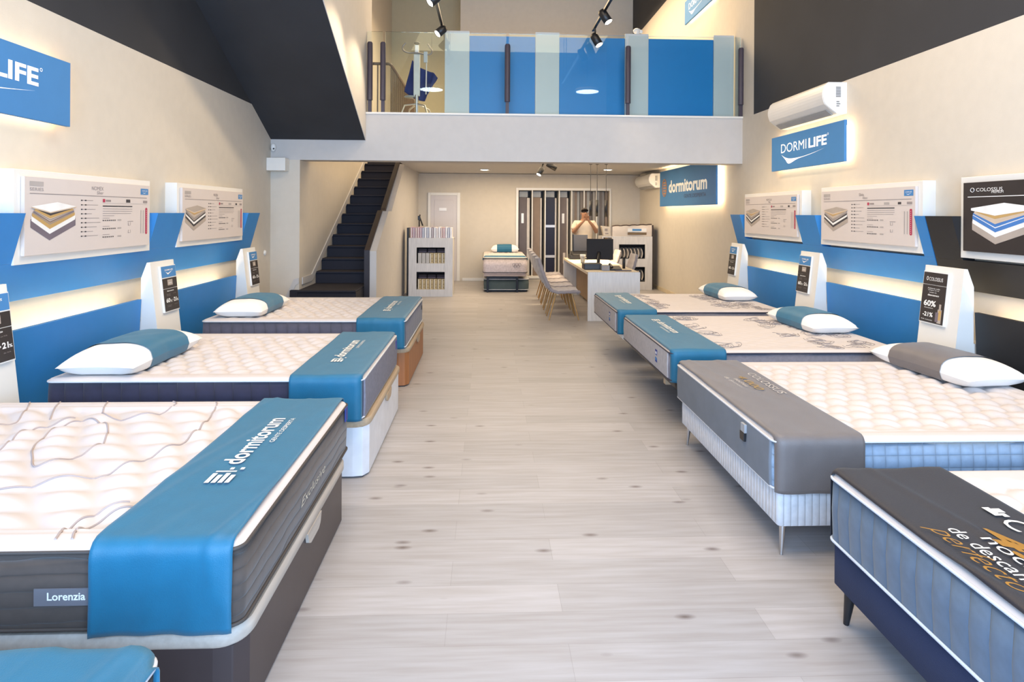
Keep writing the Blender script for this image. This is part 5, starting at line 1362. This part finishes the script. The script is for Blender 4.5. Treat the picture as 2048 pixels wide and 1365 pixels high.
def sling(i, j):
    # cloth hanging from the mast in folds
    y = hy + 0.06 + 0.03 * math.sin(i * 14)
    pts_t = [(-0.08, 4.05), (0.06, 3.92), (0.25, 3.86), (0.32, 3.78)]; pts_b = [(-0.20, 3.55), (-0.02, 3.42), (0.12, 3.40), (0.22, 3.62)]
    t = i * 3; k = min(2, int(t)); f = t - k
    a = [pts_t[k][q] + (pts_t[k + 1][q] - pts_t[k][q]) * f for q in (0, 1)]; c = [pts_b[k][q] + (pts_b[k + 1][q] - pts_b[k][q]) * f for q in (0, 1)]
    return (X(a[0] + (c[0] - a[0]) * j), y + 0.02 * math.sin(j * 5), a[1] + (c[1] - a[1]) * j)
obj('sling', MB().grid(sling, 24, 12), mat('navy_sling_cloth', (0.006, 0.022, 0.13), 0.8), root, solid=0.01)
obj('sling_strap', MB().tube([(X(0.15), hy - 0.01, 3.99), (X(0.145), hy - 0.01, 3.50)], 0.010, 6), mat('pale_strap', (0.6, 0.6, 0.58), 0.7), root)
obj('seat_plate', MB().lathe([(0.0, 0.0), (0.09, 0.0), (0.10, 0.012), (0.09, 0.022), (0, 0.022)], 20, M=Matrix.Translation((X(-0.10), hy + 0.02, 3.45))), mat('grey_box2', (0.30, 0.33, 0.34), 0.4), root)
for dx, yy in ((-0.24, 9.7), (0.20, 9.7), (-0.20, 10.1), (0.24, 10.1)):
    lg = obj('base_leg', MB().tube([(X(0), hy, ZW + 0.30), (X(dx * 0.7), yy, ZW + 0.25), (X(dx), yy, ZW + 0.06)], 0.014, 8), steel, root)
    obj('caster', MB().lathe([(0.0, -0.014), (0.03, -0.014), (0.03, 0.014), (0, 0.014)], 12, M=Matrix.Translation((X(dx), yy, ZW + 0.031)) @ Matrix.Rotation(PI / 2, 4, 'Y')), black_m, lg)
o = obj('white_ornament', MB().ball((2.24, 9.37, 4.41), 0.05, 12, 8, sc=(1.2, 1, 0.9)).ball((2.30, 9.36, 4.40), 0.03, 10, 6).lathe([(0.03, -0.07), (0.03, -0.02), (0.015, -0.01)], 10, M=Matrix.Translation((2.24, 9.32, 4.42))), white_gloss)
tag(o, 'small white rounded ornament on top of a white gallery board', 'ornament')

# small wall fittings on the left
root = thing('security_camera', 'small white rounded camera at the left end of the gallery beam', 'camera', (-3.04, 8.95, 2.5))
obj('housing', MB().ball((-3.03, 8.955, 2.555), 0.045, 14, 10, sc=(0.8, 0.7, 1.3)), white_gloss, root)
obj('lens', MB().ball((-3.015, 8.925, 2.535), 0.012, 8, 6), black_m, root)
obj('mount', MB().box(-3.05, -3.01, 8.975, 8.999, 2.54, 2.57), white_gloss, root)
o = obj('junction_box', MB().box(-3.079, -2.82, 8.82, 8.998, 2.22, 2.40), white_m, bevel=0.006); tag(o, 'white box casing under the left end of the gallery beam', 'box')
o = obj('wall_switch', MB().lathe([(0.0, 0.02), (0.03, 0.018), (0.04, 0.0)], 16, M=Matrix.Translation((XL, 8.78, 1.075)) @ Matrix.Rotation(PI / 2, 4, 'Y')), white_gloss); tag(o, 'round white switch on the left wall beside the last totem', 'switch')

# ================================================================= PERSON


def skin_mesh(name, verts, edges, radii, m, parent, root_i=0, sub=2):
    me = bpy.data.meshes.new(name); me.from_pydata(verts, edges, []); me.materials.append(m)
    o = bpy.data.objects.new(name, me); C.objects.link(o); o.parent = parent
    md = o.modifiers.new('skin', 'SKIN')
    if not me.skin_vertices: pass
    sv = me.skin_vertices[0].data
    for i, r in enumerate(radii):
        sv[i].radius = r if isinstance(r, tuple) else (r, r); sv[i].use_root = (i == root_i)
    md.use_smooth_shade = True
    ss = o.modifiers.new('sub', 'SUBSURF'); ss.levels = sub; ss.render_levels = sub
    return o


pr = thing('person', 'person in a cream polo shirt standing behind the desk, hands raised to the face', 'person', (2.095, 13.42, 0))
# body: faces -y (towards the camera); local coordinates
V = [(0, 0, 0.98), (0, 0.0, 1.15), (0, 0.005, 1.32), (0, 0.01, 1.44), (0, 0.0, 1.52), (0, -0.012, 1.60),  # 0-5 pelvis..skull base
     (0, -0.02, 1.68)]
E_ = [(0, 1), (1, 2), (2, 3), (3, 4), (4, 5), (5, 6)]
Rd = [(0.15, 0.11), (0.145, 0.105), (0.17, 0.115), (0.12, 0.085), (0.055, 0.058), (0.072, 0.085), (0.074, 0.088)]
def chain(pts, rads, start):
    k = start
    for p, r in zip(pts, rads):
        V.append(p); Rd.append(r); E_.append((k, len(V) - 1)); k = len(V) - 1
    return k
for s in (-1, 1):
    # shoulder, elbow (low and out), forearm up to the chin, palm
    k = chain([(s * 0.175, 0.005, 1.425), (s * 0.215, -0.02, 1.36), (s * 0.25, -0.06, 1.235), (s * 0.20, -0.14, 1.32), (s * 0.12, -0.20, 1.42), (s * 0.065, -0.225, 1.475), (s * 0.035, -0.235, 1.52)],
              [0.062, 0.055, 0.045, 0.042, 0.034, 0.027, (0.030, 0.020)], 3)
    for q, (dx, ln) in enumerate(((0.022, 0.060), (0.008, 0.068), (-0.006, 0.064), (-0.020, 0.052))):
        x = s * 0.035 + s * dx
        chain([(x, -0.245, 1.552), (x - s * 0.004, -0.262, 1.552 + ln * 0.45), (x - s * 0.010, -0.268, 1.552 + ln * 0.8)], [0.0095, 0.0085, 0.0075], k)
    chain([(s * 0.012, -0.245, 1.515), (s * -0.002, -0.262, 1.535), (s * -0.004, -0.272, 1.556)], [0.011, 0.0095, 0.008], k)
    k = chain([(s * 0.085, 0.0, 0.90), (s * 0.095, -0.005, 0.68), (s * 0.10, 0.0, 0.48), (s * 0.10, 0.01, 0.28), (s * 0.10, 0.02, 0.09), (s * 0.11, -0.08, 0.04), (s * 0.115, -0.16, 0.03)],
              [0.09, 0.078, 0.056, 0.05, 0.037, 0.035, 0.03], 0)
body = skin_mesh('body', V, E_, Rd, skin_m, pr)
# clothing
Vs = [(0, 0, 0.93), (0, 0, 1.10), (0, 0.005, 1.30), (0, 0.008, 1.42), (0, 0.0, 1.485)]
Es = [(0, 1), (1, 2), (2, 3), (3, 4)]; Rs = [(0.185, 0.135), (0.175, 0.13), (0.20, 0.14), (0.155, 0.105), (0.068, 0.07)]
for s in (-1, 1):
    k = len(Vs); Vs += [(s * 0.18, 0.003, 1.43), (s * 0.225, -0.02, 1.35), (s * 0.25, -0.045, 1.28)]; Es += [(3, k), (k, k + 1), (k + 1, k + 2)]; Rs += [0.082, 0.078, 0.072]
skin_mesh('polo_shirt', Vs, Es, Rs, mat('cream_polo', (0.74, 0.62, 0.47), 0.8), pr)
Vt = [(0, 0, 1.0), (0, 0, 0.94)]; Et = [(0, 1)]; Rt = [(0.165, 0.125), (0.17, 0.128)]
for s in (-1, 1):
    k = len(Vt); Vt += [(s * 0.088, 0, 0.86), (s * 0.096, -0.005, 0.66), (s * 0.10, 0, 0.46), (s * 0.10, 0.01, 0.26), (s * 0.10, 0.018, 0.10)]; Et += [(1, k), (k, k + 1), (k + 1, k + 2), (k + 2, k + 3), (k + 3, k + 4)]; Rt += [0.105, 0.09, 0.075, 0.068, 0.062]
skin_mesh('trousers', Vt, Et, Rt, mat('dark_trousers', (0.03, 0.03, 0.04), 0.8), pr)
# shapes parented in local coordinates
def plocal(name, mb, m):
    me = bpy.data.meshes.new(name); me.from_pydata(mb.v, [], mb.f); me.polygons.foreach_set('use_smooth', mb.sm); me.materials.append(m)
    o = bpy.data.objects.new(name, me); C.objects.link(o); o.parent = pr; return o
def hairf(i, j):
    t = 0.02 + 0.50 * PI * j; a = 2 * PI * i
    front = 0.5 - 0.5 * math.sin(a)       # 1 at the face side (-y)
    t *= (1 - 0.48 * front)
    return (0.083 * math.sin(t) * math.cos(a), -0.012 + 0.100 * math.sin(t) * math.sin(a), 1.672 + 0.098 * math.cos(t))
plocal('hair', MB().grid(hairf, 32, 10), mat('dark_hair', (0.02, 0.013, 0.01), 0.8))
plocal('ear', MB().ball((-0.080, -0.01, 1.645), 0.02, 8, 6, sc=(0.5, 0.9, 1.5)), skin_m); plocal('ear', MB().ball((0.080, -0.01, 1.645), 0.02, 8, 6, sc=(0.5, 0.9, 1.5)), skin_m)
plocal('nose', MB().tube([(0, -0.098, 1.665), (0, -0.112, 1.645), (0, -0.120, 1.628), (0, -0.105, 1.618)], [0.007, 0.009, 0.013, 0.008], 8), skin_m)
for s in (-1, 1):
    plocal('eye', MB().ball((s * 0.030, -0.094, 1.662), 0.0095, 8, 6, sc=(1.3, 0.6, 0.8)), mat('eye_dark', (0.03, 0.02, 0.02), 0.3))
    plocal('eyebrow', MB().tube([(s * 0.016, -0.098, 1.683), (s * 0.032, -0.098, 1.687), (s * 0.046, -0.088, 1.681)], 0.0035, 5), MATS['dark_hair'])
plocal('mouth', MB().tube([(-0.022, -0.096, 1.590), (0, -0.104, 1.588), (0.022, -0.096, 1.590)], 0.0055, 6), mat('lips', (0.30, 0.09, 0.07), 0.5))
plocal('shirt_collar', MB().grid(lambda i, j: ((0.062 + 0.016 * j) * math.cos(2 * PI * i), -0.004 + (0.064 + 0.016 * j) * math.sin(2 * PI * i), 1.505 - 0.028 * j), 24, 3), MATS['cream_polo'])
